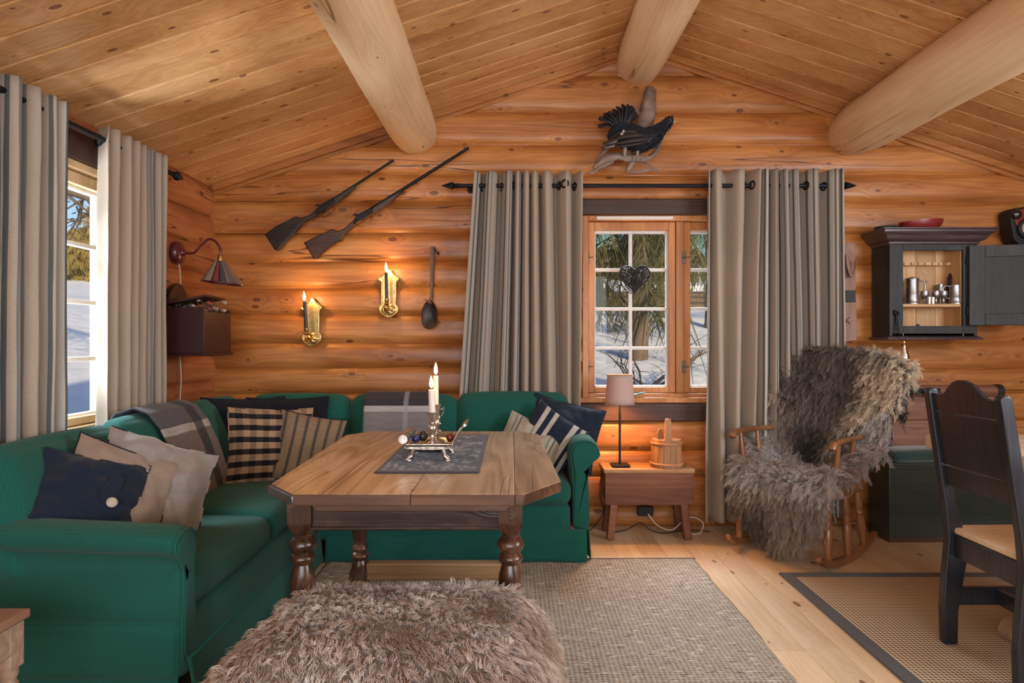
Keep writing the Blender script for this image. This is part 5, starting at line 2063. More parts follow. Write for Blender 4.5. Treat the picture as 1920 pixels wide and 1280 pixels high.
mb.tube(spline([wp(1098, 324, .0), wp(1112, 321, .01), wp(1126, 312, .02), wp(1150, 300, .02)], 4), [.003, .005, .007, .008, .009, .010, .011, .012, .013, .014, .015, .015, .014], 8)
rough(mb, .016, 22)
mb.build('branch', M_drift, t, smooth=60)
mb = MB()
mb.tube(spline([wp(1190, 300, .02), wp(1180, 314, .02), wp(1176, 322, .01)], 4), [.022, .020, .018, .016, .014, .012, .01, .008, .006], 8)
mb.tube(spline([wp(1176, 323, .01), wp(1200, 321, .02), wp(1218, 318, .02), wp(1240, 322, .0)], 4), [.008, .009, .010, .010, .009, .009, .009, .008, .007, .006, .006, .004, .003], 8)
mb.tube(spline([wp(1208, 302, .02), wp(1222, 312, .02), wp(1236, 322, .0)], 4), [.009, .009, .008, .008, .007, .007, .006, .005, .004], 8)
rough(mb, .007, 30)
mb.build('root', M_drift, t, smooth=60)

t = thing('mounted_grouse', 'stuffed black grouse-like bird with fanned tail perched on driftwood high on the wall', 'bird', wp(1190, 262))
# continuous body: tail root -> body -> neck -> head
ctr = spline([wp(1148, 262, .05), wp(1158, 250, .06), wp(1178, 254, .06), wp(1204, 261, .06), wp(1224, 254, .06), wp(1240, 240, .06), wp(1252, 229, .06), wp(1258, 226, .06), wp(1262, 227, .06)], 5)
rad = np.interp(np.linspace(0, 8, len(ctr)), range(9), [.020, .052, .070, .070, .054, .034, .025, .023, .008])
mb = MB(); mb.tube(ctr, list(rad), 18)
bb = mb.build('body', M_feath, t, smooth=180)
fleece(bb, t, 5000, .020, lambda p, nn, g: np.clip(np.array([.014, .017, .026]) * g.uniform(.5, 2.2, (len(p), 1)), 0, 1), nclump=900, clump=.75, lift=.25, flow=(-1, 0, -.25), flow_amt=.95, curl=0, k=4, rad=.0016, seed=44, name='feathers', rand=.12)
mb = MB()
for (p0, p1, p2, w) in ((wp(1214, 258, .12), wp(1180, 262, .135), wp(1134, 274, .10), .030), (wp(1208, 252, .125), wp(1172, 254, .14), wp(1130, 270, .095), .026), (wp(1210, 264, .115), wp(1180, 270, .125), wp(1128, 277, .09), .022), (wp(1206, 246, .11), wp(1170, 246, .12), wp(1140, 262, .09), .020)):
    P = spline([p0, p1, p2], 6)
    mb.tube(P, [w * (0.5 + .6 * math.sin(PI * min(1, k / 9))) * (1 if k < 9 else 1 - .12 * (k - 9)) for k in range(len(P))], 10, sq=.35)
mb.build('wing', M_featb, t, smooth=180)
mb = MB()
for k in range(7):
    P = spline([wp(1158 - k, 262 + k * 2, .12), wp(1140 - k, 270 + k * 1.2, .10), wp(1126 + k, 275 + k * .5, .075)], 4)
    mb.tube(P, [.007, .007, .007, .007, .006, .006, .005, .004, .002], 6, sq=.4)
mb.build('wing_quills', plain('grey_quills', (.20, .19, .20), .5, scale=80), t, smooth=180)
mb = MB()
fan = [(1126, 236), (1127, 222), (1136, 215), (1144, 212), (1152, 206), (1160, 201), (1170, 198), (1180, 199), (1188, 203), (1192, 212)]
for k, (px, py) in enumerate(fan):
    e = wp(px, py, .02 + .01 * (k % 2))
    r0 = wp(1160 + k * 1.5, 246, .05)
    md = (e + r0) / 2 + Vector((0, -.01, .018))
    P = spline([r0, md, e], 6)
    mb.tube(P, [.014 + .016 * math.sin(PI * .5 * k_ / 12) for k_ in range(12)] + [.018], 8, sq=.3)
    if k < 4:
        mb.lathe([(0, -.014), (.015, -.008), (.017, 0), (.014, .009), (0, .014)], 10, T(*e))
mb.build('tail_fan', M_feath, t, smooth=180)
mb = MB()
for (px, py, r) in ((1166, 252, .014), (1169, 246, .010), (1164, 258, .009)):
    mb.lathe([(0, -r), (r * .6, -r * .5), (r * .7, 0), (r * .4, r * .7), (0, r)], 8, T(*wp(px, py, .132)))
mb.build('shoulder_patch', plain('cream_feathers', (.62, .54, .42), .8), t, smooth=60)
mb = MB(); mb.tube([wp(1260, 226, .06), wp(1265, 228, .06), wp(1265, 232, .06)], [.010, .006, .002], 8)
mb.build('beak', plain('pale_beak', (.40, .38, .34), .4), t, smooth=60)
mb = MB(); mb.lathe([(0, -.004), (.004, 0), (0, .004)], 8, T(*wp(1256, 223, .083))); mb.build('eye', plain('glass_eye', (.45, .40, .34), .1), t)
for px in (1172, 1196):
    mb = MB()
    mb.tube([wp(px, 276, .06), wp(px - 1, 288, .055), wp(px - 1, 294, .05)], [.014, .009, .006], 8)
    for d in (-8, 0, 8): mb.tube([wp(px - 1, 294, .05), wp(px + d, 297, .065), wp(px + d * 1.3, 301, .06)], [.006, .005, .002], 6)
    mb.build('leg', plain('pale_down', (.30, .28, .22), .8), t, smooth=60)

# ================================================================== woven heart in the window
hc_ = W(1190, 523, 4.13)
t = thing('woven_heart', 'dark woven twig heart hanging in front of the back window panes', 'heart ornament', hc_)
def heart(a, s=1.0): return (s * 16 * math.sin(a) ** 3, s * (13 * math.cos(a) - 5 * math.cos(2 * a) - 2 * math.cos(3 * a) - math.cos(4 * a)))
ks = .0062
mb = MB()
for o_ in (0, .25, .5):
    mb.tube([(hc_.x + heart(a, ks - o_ * .0006)[0], hc_.y + .004 * math.sin(5 * a + o_ * 9), hc_.z + .01 + heart(a, ks - o_ * .0006)[1]) for a in np.linspace(0, 2 * PI, 61)[:-1]], .0032, 6, closed=True)
mb.build('outline', M_black, t, smooth=180)
mb = MB(); g = random.Random(9)
for k in range(125):
    a, b = g.uniform(0, 2 * PI), g.uniform(0, 2 * PI)
    p, q = heart(a, ks), heart(b, ks)
    if math.hypot(p[0] - q[0], p[1] - q[1]) > .19: continue
    # keep chords within the lobes
    mid = ((p[0] + q[0]) / 2, (p[1] + q[1]) / 2)
    if mid[1] > .038 and abs(mid[0]) < .03: continue
    bend = g.uniform(-.02, .02)
    mb.tube(spline([(hc_.x + p[0], hc_.y, hc_.z + .01 + p[1]), (hc_.x + mid[0] * .95 + bend, hc_.y + g.uniform(-.012, .012), hc_.z + .01 + mid[1] + bend), (hc_.x + q[0], hc_.y, hc_.z + .01 + q[1])], 4), .0020, 5)
mb.build('twigs', M_black, t, smooth=180)
mb = MB(); mb.tube([(hc_.x, hc_.y, hc_.z + .045), (hc_.x, hc_.y + .02, hc_.z + .35)], .0007, 5); mb.build('thread', M_black, t)

# ================================================================== carved post beside the right curtain
M_oldwood = wood('weathered_plank', (.12, .06, .04), (.26, .145, .10), (.40, .26, .20), 'zxy', knots=.3, rough=.7, bump=.6, cracks=.8)
t = thing('carved_post', 'narrow weathered plank with notches, peg and diamond stud, between curtain and cupboard', 'wall decoration', W(1590, 640, 4.10))
mb = MB()
p0, p1 = W(1577, 640, 4.08), W(1577, 455, 4.08)
xa, xb = W(1578, 0, 4.08).x, W(1601, 0, 4.08).x
zq = lambda py: CH + (640 - py) / (FP / 4.08)
mb.prism([(xa + .008, zq(640)), (xb + .008, zq(638)), (xb + .004, zq(560)), (xb - .012, zq(562)), (xb - .014, zq(545)), (xb + .002, zq(543)), (xb - .004, zq(456)), (xa, zq(455)), (xa + .001, zq(540)), (xa + .012, zq(546)), (xa + .010, zq(566)), (xa + .003, zq(568))], 4.055, 4.10, Matrix(((1, 0, 0, 0), (0, 0, 1, 0), (0, 1, 0, 0), (0, 0, 0, 1))))
mb.build('plank', M_oldwood, t, bevel=.004)
mb = MB(); mb.tube(spline([W(1588, 478, 4.05), W(1590, 500, 4.03), W(1597, 518, 4.03), W(1603, 505, 4.02), (W(1605, 488, 4.02))], 5), [.014, .016, .018, .019, .02, .02, .018, .017, .016, .015, .014, .012, .012, .011, .010, .010, .010, .010, .011, .011, .012], 9, sq=.6)
mb.build('peg', M_oldwood, t, smooth=60)
cdm = W(1593, 601, 4.05)
mb = MB(); mb.lathe([(.024, 0), (.018, .008), (0, .014)], 4, T(*cdm) @ RX(90)); mb.build('stud', M_oldwood, t, smooth=0)
mb = MB(); mb.bx(xa + .012, xb - .004, 4.050, 4.056, zq(567), zq(545)); mb.build('notch', M_black, t, bevel=.002)

# ================================================================== wall cupboard
M_cup = wood('blue_black_cupboard_paint', (.012, .013, .014), (.026, .028, .030), (.050, .053, .056), 'zxy', knots=.15, rough=.62, coat=.0, wear=(.08, .06, .06), wear_amt=.12)
M_cupL = wood('cupboard_inside_pine', (.38, .19, .075), (.60, .36, .17), (.74, .50, .28), 'zxy', knots=.4, kdens=3, rough=.5)
M_cornice = wood('cornice_paint', (.030, .018, .020), (.060, .038, .042), (.10, .075, .085), 'xzy', knots=0, rough=.35, coat=.2, wear=(.20, .10, .09), wear_amt=.15)
cxa, cxb, czb, czt, cyf = 2.352, 2.885, 1.235, 1.815, 3.93
FU = FP / cyf
cu = lambda px: (px - 960) / FU
cz_ = lambda py: CH + (640 - py) / FU
cxa, cxb = cu(1668), cu(1832)
czb, czt = cz_(630), cz_(455)
ox0, ox1, oz0, oz1 = cu(1693.5), cu(1806), cz_(611), cz_(469)
t = thing('wall_cupboard', 'blue-black painted wooden wall cupboard with cornice and open door, pewter inside', 'cupboard', ((cxa + cxb) / 2, 4.05, czb))
mb = MB(); mb.bx(cxa, cxa + .016, cyf + .015, 4.12, czb, czt); mb.build('side_panel', M_cup, t, bevel=.002)
mb = MB(); mb.bx(cxb - .016, cxb, cyf + .015, 4.12, czb, czt); mb.build('side_panel', M_cup, t, bevel=.002)
mb = MB(); mb.bx(ox1 - .004, ox1 + .010, cyf + .017, 4.10, czb + .02, czt - .03); mb.build('inner_panel', M_cupL, t, bevel=.002)
mb = MB()
for k in range(4):
    mb.cur = k * 2
    w = (cxb - cxa - .04) / 4
    mb.bx(cxa + .018 + w * k + .001, cxa + .018 + w * (k + 1) - .001, 4.095, 4.108, czb + .01, czt - .01)
mb.build('back_panel', M_cupL, t, bevel=.002)
for nm, q in (('stile', (cxa, ox0, czb, czt)), ('stile', (ox1, cxb, czb, czt)), ('rail', (ox0, ox1, oz1, czt)), ('rail', (ox0, ox1, czb, oz0))):
    mb = MB(); mb.cur = q[0]; mb.bx(q[0], q[1], cyf, cyf + .018, q[2], q[3]); mb.build(nm, M_cup, t, bevel=.002)
zs = cz_(571)
mb = MB(); mb.bx(cxa + .018, cxb - .018, cyf + .02, 4.095, zs - .012, zs + .006); mb.build('shelf', wood('shelf_pine', (.40, .22, .09), (.60, .38, .19), (.74, .52, .30), 'xyz', knots=.3, rough=.5), t, bevel=.002)
mb = MB(); mb.bx(cxa + .018, cxb - .018, cyf + .0, 4.10, czb + .002, czb + .016); mb.build('bottom_board', M_cupL, t)
mb = MB(); mb.bx(cxa + .018, cxb - .018, cyf + .02, 4.10, czt - .02, czt - .004); mb.build('top_board', M_cupL, t)
zr = cz_(491)
mb = MB()
for k in range(11):
    mb.cur = k
    w = (cxb - cxa - .05) / 11
    mb.bx(cxa + .02 + w * k + .004, cxa + .02 + w * (k + 1) - .004, 4.035, 4.060, zr - .006, zr + .010)
mb.bx(cxa + .018, cxb - .018, 4.058, 4.075, zr - .008, zr + .012)
mb.build('spoon_rack', wood('shelf_pine', 0, 0, 0), t)


def mould(name, prof, z0, parent, mat):
    """profile list of (projection, height); mitred frame on three sides"""
    mb = MB()
    vs, fs = [], []
    for (o_, z) in prof:
        for (x, y) in ((cxa - o_, 4.115), (cxa - o_, cyf - o_), (cxb + o_, cyf - o_), (cxb + o_, 4.115)):
            vs.append((x, y, z0 + z))
    for j in range(len(prof) - 1):
        for k in range(4):
            a, b = k, (k + 1) % 4
            fs.append((j * 4 + a, j * 4 + b, (j + 1) * 4 + b, (j + 1) * 4 + a))
    fs.append((3, 2, 1, 0))
    m_ = (len(prof) - 1) * 4
    fs.append((m_, m_ + 1, m_ + 2, m_ + 3))
    mb.add(vs, fs)
    return mb.build(name, mat, parent, smooth=25, bevel=.0015)


mould('cornice', [(0, 0), (.008, .004), (.010, .018), (.030, .026), (.038, .034), (.045, .052), (.064, .066), (.070, .070), (.072, .084), (.080, .088), (.080, .094)], czt - .012, t, M_cornice)
mould('base_moulding', [(.0, 0), (.022, .004), (.024, .012), (.012, .020), (.002, .024)], czb - .024, t, M_cornice)
# door, hinged at the right, swung out
ang = -14
hx_ = cu(1813)
Dm = T(hx_, cyf - .004, 0) @ RZ(ang)
dz0, dz1, dw = cz_(610), cz_(462), .41
mb = MB(); mb.bx(0, dw, -.018, 0, dz0, dz1); mb.v = [Dm @ v for v in mb.v]
door = mb.build('door', M_cup, t, bevel=.002)
mb = MB()
for q in ((.0, .085, dz0, dz1), (dw - .085, dw, dz0, dz1), (.085, dw - .085, dz0, dz0 + .07), (.085, dw - .085, dz1 - .07, dz1)):
    mb.cur = q[0] * 9 + q[2]
    mb.bx(q[0], q[1], -.026, -.018, q[2], q[3])
mb.v = [Dm @ v for v in mb.v]
MW_door = door
mb.build('door_frame', M_cup, door, bevel=.003)
for z in (dz0 + .09, dz1 - .09):
    mb = MB(); mb.tube([Dm @ Vector((-.003, -.010, z - .022)), Dm @ Vector((-.003, -.010, z + .022))], .005, 8)
    mb.build('hinge', M_iron, door)

# ------------------------------------------------------------------ things in and on the cupboard
ST = zs + .006


def mug(label, px, y, h, r, handle, mat=None, lid=False):
    x = (px - 960) * y / FP
    t = thing('pewter_tankard', label, 'tankard', (x, y, ST))
    mb = MB(); mb.lathe([(0, 0), (r * 1.12, 0), (r * 1.14, .006), (r * 1.05, .012), (r, .02), (r * .97, h * .35), (r * 1.0, h * .37), (r * .95, h * .40), (r * .88, h * .9), (r * .92, h), (r * .84, h), (r * .82, h * .4), (0, .012)], 28, T(x, y, ST))
    mb.build('body', M_pewter, t, smooth=50)
    s = handle
    mb = MB(); mb.tube(spline([(x + s * r * .85, y, ST + h * .92), (x + s * (r + .030), y, ST + h * .95), (x + s * (r + .042), y, ST + h * .66), (x + s * (r + .022), y, ST + h * .36), (x + s * r * .95, y, ST + h * .28)], 6), .0048, 8)
    mb.build('handle', M_pewter, t, smooth=60)
    if lid:
        mb = MB(); mb.lathe([(0, h), (r * .98, h), (r * .95, h + .008), (r * .5, h + .016), (0, h + .02)], 24, T(x, y, ST)); mb.build('lid', M_pewter, t, smooth=50)
    return t


mug('tall pewter tankard at the left end of the cupboard shelf', 1710, 4.00, .152, .040, 1, lid=True)
mug('shiny pewter tankard at the right end of the cupboard shelf', 1791, 3.985, .118, .036, -1)
gob = None
for k, (px, y, h, r, lb) in enumerate(((1734, 3.99, .082, .023, 'small pewter goblet beside the handle of the tall tankard'), (1755, 3.985, .088, .024, 'small pewter goblet in the middle of the cupboard shelf'), (1769, 3.98, .086, .022, 'small pewter goblet beside the shiny right tankard'), (1763, 4.06, .13, .022, 'tall narrow pewter goblet standing behind the others on the shelf'))):
    x = (px - 960) * y / FP
    if gob is None or k == 3:
        t = thing('pewter_goblet', lb, 'goblet', (x, y, ST), group='pewter goblets in the cupboard')
        mb = MB(); mb.lathe([(0, h * .42), (r * .5, h * .46), (r * .95, h * .62), (r, h * .80), (r * .92, h), (r * .84, h), (r * .8, h * .7), (0, h * .52)], 20)
        mb.build('bowl', M_pewter, t, world=False, smooth=50)
        mb = MB(); mb.lathe([(0, 0), (r * .85, 0), (r * .8, .004), (r * .3, .010), (.0045, h * .2), (.006, h * .3), (.0045, h * .38), (.006, h * .44), (0, h * .44)], 16)
        mb.build('foot', M_pewter, t, world=False, smooth=50)
        gob = gob or t
    else:
        c = copy_tree(gob)
        c.location = (x, y, ST)
        c['label'] = lb
for px, y, lb in ((1742, 3.955, 'tiny polished cup standing in front of the goblets, left one'), (1749, 3.965, 'tiny polished cup standing in front of the goblets, right one')):
    x = (px - 960) * y / FP
    mb = MB(); mb.lathe([(0, 0), (.012, 0), (.013, .02), (.014, .042), (.012, .042), (.011, .006), (0, .004)], 18, T(x, y, ST))
    tag(mb.build('small_cup', M_silver, None, smooth=50), lb, 'cup', 'tiny cups on the cupboard shelf')
x = (1789 - 960) * 4.06 / FP
mb = MB(); mb.lathe([(0, 0), (.050, 0), (.056, .04), (.056, .12), (.054, .17), (.040, .20), (0, .212)], 28, T(x, 4.045, ST), sy=.7)
tag(mb.build('dark_jar', plain('dark_brown_glaze', (.035, .012, .010), .25, coat=.6), None, smooth=60), 'dark brown glazed domed jar behind the shiny right tankard', 'jar')
x = cu(1735)
t = thing('lidded_dish', 'small pewter lidded dish with knob on the cupboard floor', 'dish', (x, 4.0, czb + .016))
mb = MB(); mb.lathe([(0, 0), (.045, 0), (.052, .018), (.052, .024), (0, .024)], 24, T(x, 4.0, czb + .017)); mb.build('bowl', plain('red_brown_glaze', (.14, .05, .035), .4), t, smooth=50)
mb = MB(); mb.lathe([(0, .024), (.050, .024), (.040, .032), (.010, .036), (.006, .044), (.011, .052), (.008, .060), (0, .062)], 24, T(x, 4.0, czb + .017)); mb.build('lid', M_pewter, t, smooth=50)

ctop = czt - .012 + .094
x = cu(1746)
t = thing('red_bowl', 'shallow tilted red wooden bowl on top of the wall cupboard', 'bowl', (x, 4.03, ctop))
M_redb = plain('red_wood_paint', (.24, .022, .022), .4, var=.2, scale=25, coat=.2)
mb = MB()
mb.lathe([(0, 0), (.075, .0), (.105, .018), (.128, .045), (.132, .068), (.124, .068), (.10, .025), (0, .012)], 36, T(x, 4.02, ctop + .001) @ RY(-4), sy=.62)
mb.build('body', M_redb, t, smooth=50)
x = cu(1676)
t = thing('glass_dish', 'small dark green glass dish at the left end of the cupboard top', 'dish', (x, 4.03, ctop))
mb = MB(); mb.lathe([(0, 0), (.04, 0), (.06, .014), (.064, .03), (.058, .03), (.04, .012), (0, .008)], 24, T(x, 4.02, ctop + .001))
mb.build('bowl', plain('dark_green_glass', (.020, .035, .035), .15, coat=.8), t, smooth=50)

# candle snuffer scissors on the left stile
c = W(1681, 592, cyf - .012)
t = thing('candle_scissors', 'small black iron snuffer scissors hanging on the left front of the cupboard', 'scissors', c)
mb = MB()
mb.tube(spline([(c.x - .004, c.y, c.z + .035), (c.x - .008, c.y, c.z + .015), (c.x + .004, c.y, c.z)], 4), .007, 8)
mb.tube(spline([(c.x + .002, c.y, c.z + .028), (c.x + .014, c.y, c.z + .012), (c.x, c.y, c.z)], 4), .006, 8)
mb.tube([(c.x, c.y, c.z + .004), (c.x - .012, c.y, c.z - .12)], [.005, .0025], 7)
mb.tube([(c.x, c.y, c.z + .004), (c.x + .018, c.y, c.z - .12)], [.005, .0025], 7)
mb.build('blades', M_iron, t, smooth=60)
# silver bulb below the cupboard corner
c = W(1695, 660, 3.86)
t = thing('glass_bulb', 'silvered glass drop hanging below the left corner of the wall cupboard', 'ornament', c)
mb = MB(); mb.lathe([(0, -.075), (.020, -.070), (.030, -.048), (.031, -.034), (.024, -.005), (.013, .022), (.011, .035), (0, .036)], 24, T(*c)); mb.build('body', silver('mirror_silver', (.85, .87, .92), .06), t, smooth=60)
mb = MB(); mb.lathe([(0, .034), (.012, .034), (.013, .045), (.007, .05), (.007, .066), (0, .068)], 14, T(*c)); mb.build('cap', M_brass, t, smooth=50)
mb = MB(); mb.tube([(c.x, c.y, c.z + .066), (c.x - .006, 3.915, czb - .006)], .0012, 5); mb.build('string', M_black, t)

# red ornament cut off by the right edge of the view
c = W(1925, 425, 4.03)
t = thing('red_wall_instrument', 'red-faced wall piece with black knobs and a pale round dial, at the right edge', 'wall instrument', c)
mb = MB()
w_ = lambda px, py: (W(px, py, 4.03).x, W(px, py, 4.03).z)
mb.prism([w_(1899, 448), w_(1894, 420), w_(1892, 398), w_(1898, 391), w_(1950, 384), w_(1962, 398), w_(1958, 440), w_(1940, 462), w_(1912, 462)], 4.02, 4.12, Matrix(((1, 0, 0, 0), (0, 0, 1, 0), (0, 1, 0, 0), (0, 0, 0, 1))))
mb.build('body', M_black, t, bevel=.008, seg=3)
mb = MB()
mb.prism([w_(1901, 420), w_(1896, 400), w_(1902, 394), w_(1948, 388), w_(1956, 400), w_(1952, 436), w_(1935, 455), w_(1914, 440)], 4.012, 4.022, Matrix(((1, 0, 0, 0), (0, 0, 1, 0), (0, 1, 0, 0), (0, 0, 0, 1))))
mb.build('face', M_redb, t, bevel=.004)
for px, py in ((1906, 402), (1944, 396)):
    mb = MB(); mb.lathe([(0, 0), (.032, 0), (.031, .008), (.022, .018), (0, .022)], 24, T(*W(px, py, 4.012)) @ RX(90)); mb.build('knob', plain('black_gloss', (.012, .014, .015), .15, coat=.8), t, smooth=50)
cc = W(1928, 428, 4.010)
mb = MB(); mb.tube([(cc.x + .055 * math.cos(a), cc.y, cc.z + .055 * math.sin(a)) for a in np.linspace(0, 2 * PI, 33)[:-1]], .013, 10, closed=True); mb.build('ring', M_black, t, smooth=180)
mb = MB(); mb.lathe([(0, 0), (.046, 0), (.044, .004), (0, .005)], 28, T(*cc) @ RX(90)); mb.build('dial', plain('pale_dial', (.45, .38, .34), .5), t, smooth=50)

# ================================================================== bench chest against the back wall
M_green = wood('dark_green_paint', (.006, .016, .014), (.014, .034, .028), (.03, .055, .042), 'xzy', knots=.1, rough=.35, coat=.2, wear=(.06, .035, .02), wear_amt=.12)
M_trunk = wood('brown_trunk', (.09, .035, .022), (.20, .085, .052), (.31, .155, .10), 'xzy', knots=.2, kdens=2, rough=.45, coat=.15, cracks=.5)
FG = FP / 3.83
gx = lambda px: (px - 960) / FG
gx0, gx1, gy0, gy1 = gx(1667), 3.45, 3.83, 4.05
gzt = CH - (872 - 640) / FG
t = thing('bench_chest', 'dark green painted low bench chest standing behind the rocking chair', 'chest', ((gx0 + gx1) / 2, 3.95, 0))
mb = MB(); mb.bx(gx0, gx1, gy0, gy1, .012, gzt); mb.build('body', M_green, t, bevel=.004)
mb = MB(); mb.bx(gx0 - .004, gx1, gy0 - .006, gy1, .0, .028); mb.build('plinth', plain('worn_plinth', (.09, .05, .028), .6), t, bevel=.003)
mb = MB(); mb.bx(gx0 - .006, gx1, gy0 - .008, gy1, gzt, gzt + .012); mb.build('lid', M_green, t, bevel=.003)
t = thing('seat_cushion', 'dark green velvet cushion lying on the green bench chest', 'cushion', (2.7, 3.95, gzt + .012))
mb = MB()
mb.soft((gx0 + .60, 3.935, gzt + .048), (1.12, .20, .075), .03, (.0, .004, .012), n=14, fn=lambda p: p + Vector((0, 0, .006 * noise.noise((p.x * 9, p.y * 9, 3)))))
mb.build('cover', fabric('green_velvet', (.008, .055, .055), (.003, .018, .018), sheen=.6), t, smooth=180)
# brown trunk with rounded lid behind
tx0, tx1, ty0, ty1 = (1640 - 960) / (FP / 4.05), (1877 - 960) / (FP / 4.06), 4.055, 4.115
t = thing('brown_trunk', 'brown plank trunk panel with iron straps and rounded top edge, behind the green chest', 'trunk', ((tx0 + tx1) / 2, 4.07, 0))
zt = CH - (737 - 640) / (FP / 4.06)
mb = MB()
for k in range(5):
    mb.cur = k * 1.7
    z0_, z1_ = .02 + (zt - .02) * k / 5, .02 + (zt - .02) * (k + 1) / 5
    mb.bx(tx0, tx1, ty0, ty1, z0_ + .001, z1_ - .001)
mb.build('panel', M_trunk, t, bevel=.003)
mb = MB(); mb.tube([(tx0, 4.075, zt + .012), (tx1, 4.075, zt + .012)], .040, 16)
mb.build('rounded_edge', M_trunk, t, smooth=50)
mb = MB(); mb.tube([(tx1 - .035, 4.075, zt + .012), (tx1 + .006, 4.075, zt + .012)], .044, 16); mb.build('end_cap', M_black, t, smooth=50)
xs_ = (1689 - 960) / (FP / 4.03)
mb = MB(); mb.bx(xs_ - .012, xs_ + .25, 4.028, 4.034, zt - .005, zt + .032); mb.build('iron_strap', M_iron, t, bevel=.002)
mb = MB(); mb.bx((1664 - 960) / (FP / 4.05) - .0, (1674 - 960) / (FP / 4.05), ty0 - .006, ty0 + .001, .35, zt - .15); mb.build('iron_strap', M_iron, t, bevel=.002)
mb = MB(); mb.tube(spline([W(1732, 733, 4.02), W(1742, 742, 4.015), W(1749, 732, 4.02)], 5), .006, 8); mb.build('hasp', M_iron, t, smooth=60)

# ================================================================== dining table
M_pale = wood('bleached_pine', (.55, .42, .28), (.70, .58, .42), (.82, .72, .56), 'yxz', knots=.4, kdens=2, rough=.4, coat=.2)
t = thing('dining_table', 'pale bleached wooden dining table at the right edge behind the black chair', 'table', (2.6, 2.5, .01))
mb = MB()
for k in range(5):
    mb.cur = k * 1.3
    mb.bx(2.0 + .18 * k, 2.0 + .18 * (k + 1) - .001, 1.5, 3.10, .69, .75)
mb.build('table_top', M_pale, t, bevel=.006, seg=3)
M_grey = wood('greyed_oak', (.20, .14, .10), (.36, .27, .20), (.50, .40, .32), 'xyz', knots=.2, rough=.45, coat=.2)
for y in (1.80, 2.55):
    mb = MB()
    mb.prism([(1.965, .012), (1.958, .045), (1.972, .075), (2.02, .105), (2.10, .125), (2.45, .125), (2.78, .125), (2.86, .105), (2.91, .075), (2.925, .045), (2.918, .012)], y - .04, y + .04, Matrix(((1, 0, 0, 0), (0, 0, 1, 0), (0, 1, 0, 0), (0, 0, 0, 1))))
    mb.build('foot', M_grey, t, bevel=.012, seg=3)
    mb = MB(); mb.bx(2.37, 2.52, y - .03, y + .03, .12, .69); mb.build('trestle_post', M_grey, t, bevel=.005)
mb = MB(); mb.bx(2.43, 2.46, 1.80, 2.55, .30, .40); mb.build('stretcher', M_grey, t, bevel=.005)

# ================================================================== black dining chair, seen from behind
M_bchair = wood('black_painted_wood', (.006, .008, .013), (.012, .016, .026), (.024, .031, .048), 'zyx', knots=0, rough=.32, coat=.25)
M_seat = wood('clear_pine_seat', (.58, .40, .23), (.78, .60, .40), (.88, .74, .54), 'xyz', knots=.6, kdens=3, rough=.35, coat=.3, knotcol=(.10, .045, .02))
t = thing('dining_chair', 'black wooden dining chair with plank back and pine seat on the bordered rug', 'chair', (1.85, 2.33, .0115))
YA, YBk = 2.525, 2.155          # far and near back posts
zf = .0115


def post(y):
    # side view outline in (x, z), extruded along y
    f = [(1.695, zf), (1.690, .15), (1.700, .30), (1.712, .43), (1.700, .55), (1.655, .85), (1.632, 1.005), (1.640, 1.018), (1.662, 1.020), (1.674, 1.008), (1.700, .85), (1.745, .56), (1.775, .45), (1.790, .36), (1.770, .25), (1.752, .14), (1.750, zf)]
    mb = MB()
    mb.prism(f, y - .017, y + .017, Matrix(((1, 0, 0, 0), (0, 0, 1, 0), (0, 1, 0, 0), (0, 0, 0, 1))))
    mb.build('back_post', M_bchair, t, bevel=.006, seg=3)


post(YA); post(YBk)
def bx_at(z): return 1.6475 + (1.02 - z) * .155
ym = (YA + YBk) / 2
hw = (YA - YBk) / 2 - .015


def board(pts, nm):
    mb = MB()
    vs, n_ = [], len(pts)
    for o_ in (-.010, .010):
        for (y, z) in pts: vs.append((bx_at(z) + o_ + .006, ym + y, z))
    fs = [tuple(range(n_)), tuple(range(2 * n_ - 1, n_ - 1, -1))] + [((i + 1) % n_, i, n_ + i, n_ + (i + 1) % n_) for i in range(n_)]
    mb.add(vs, fs)
    mb.build(nm, M_bchair, t, bevel=.003, seg=2, smooth=30)


crest = [(-hw, .930), (hw, .930), (hw, 1.000), (hw * .85, .998), (hw * .72, .996), (hw * .60, 1.004), (hw * .46, 1.026), (hw * .28, 1.048), (hw * .1, 1.058), (-hw * .1, 1.058), (-hw * .28, 1.048), (-hw * .46, 1.026), (-hw * .60, 1.004), (-hw * .72, .996), (-hw * .85, .998), (-hw, 1.000)]
board(crest, 'crest_rail')
board([(-hw, .722), (hw, .722), (hw, .928), (-hw, .926)], 'back_panel')
board([(-hw, .640), (hw, .640), (hw, .717), (-hw, .717)], 'lower_rail')
mb = MB()
mb.prism([(1.735, ym - .19), (1.735, ym + .19), (1.80, ym + .215), (2.12, ym + .225), (2.15, ym + .20), (2.15, ym - .20), (2.12, ym - .225), (1.80, ym - .215)], .445, .470)
mb.build('seat', M_seat, t, bevel=.008, seg=3)
mb = MB(); mb.bx(1.745, 2.11, YA - .022, YA - .002, .355, .444); mb.build('apron', M_bchair, t, bevel=.003)
mb = MB(); mb.bx(1.745, 2.11, YBk + .002, YBk + .022, .355, .444); mb.build('apron', M_bchair, t, bevel=.003)
mb = MB(); mb.bx(1.735, 1.757, YBk + .02, YA - .02, .355, .444); mb.build('apron', M_bchair, t, bevel=.003)
mb = MB(); mb.bx(1.755, 2.10, YA - .013, YA + .009, .165, .235); mb.build('stretcher', M_bchair, t, bevel=.003)
mb = MB(); mb.bx(1.755, 2.10, YBk - .009, YBk + .013, .165, .235); mb.build('stretcher', M_bchair, t, bevel=.003)
mb = MB(); mb.bx(1.90, 1.925, YBk + .013, YA - .013, .17, .23); mb.build('stretcher', M_bchair, t, bevel=.003)
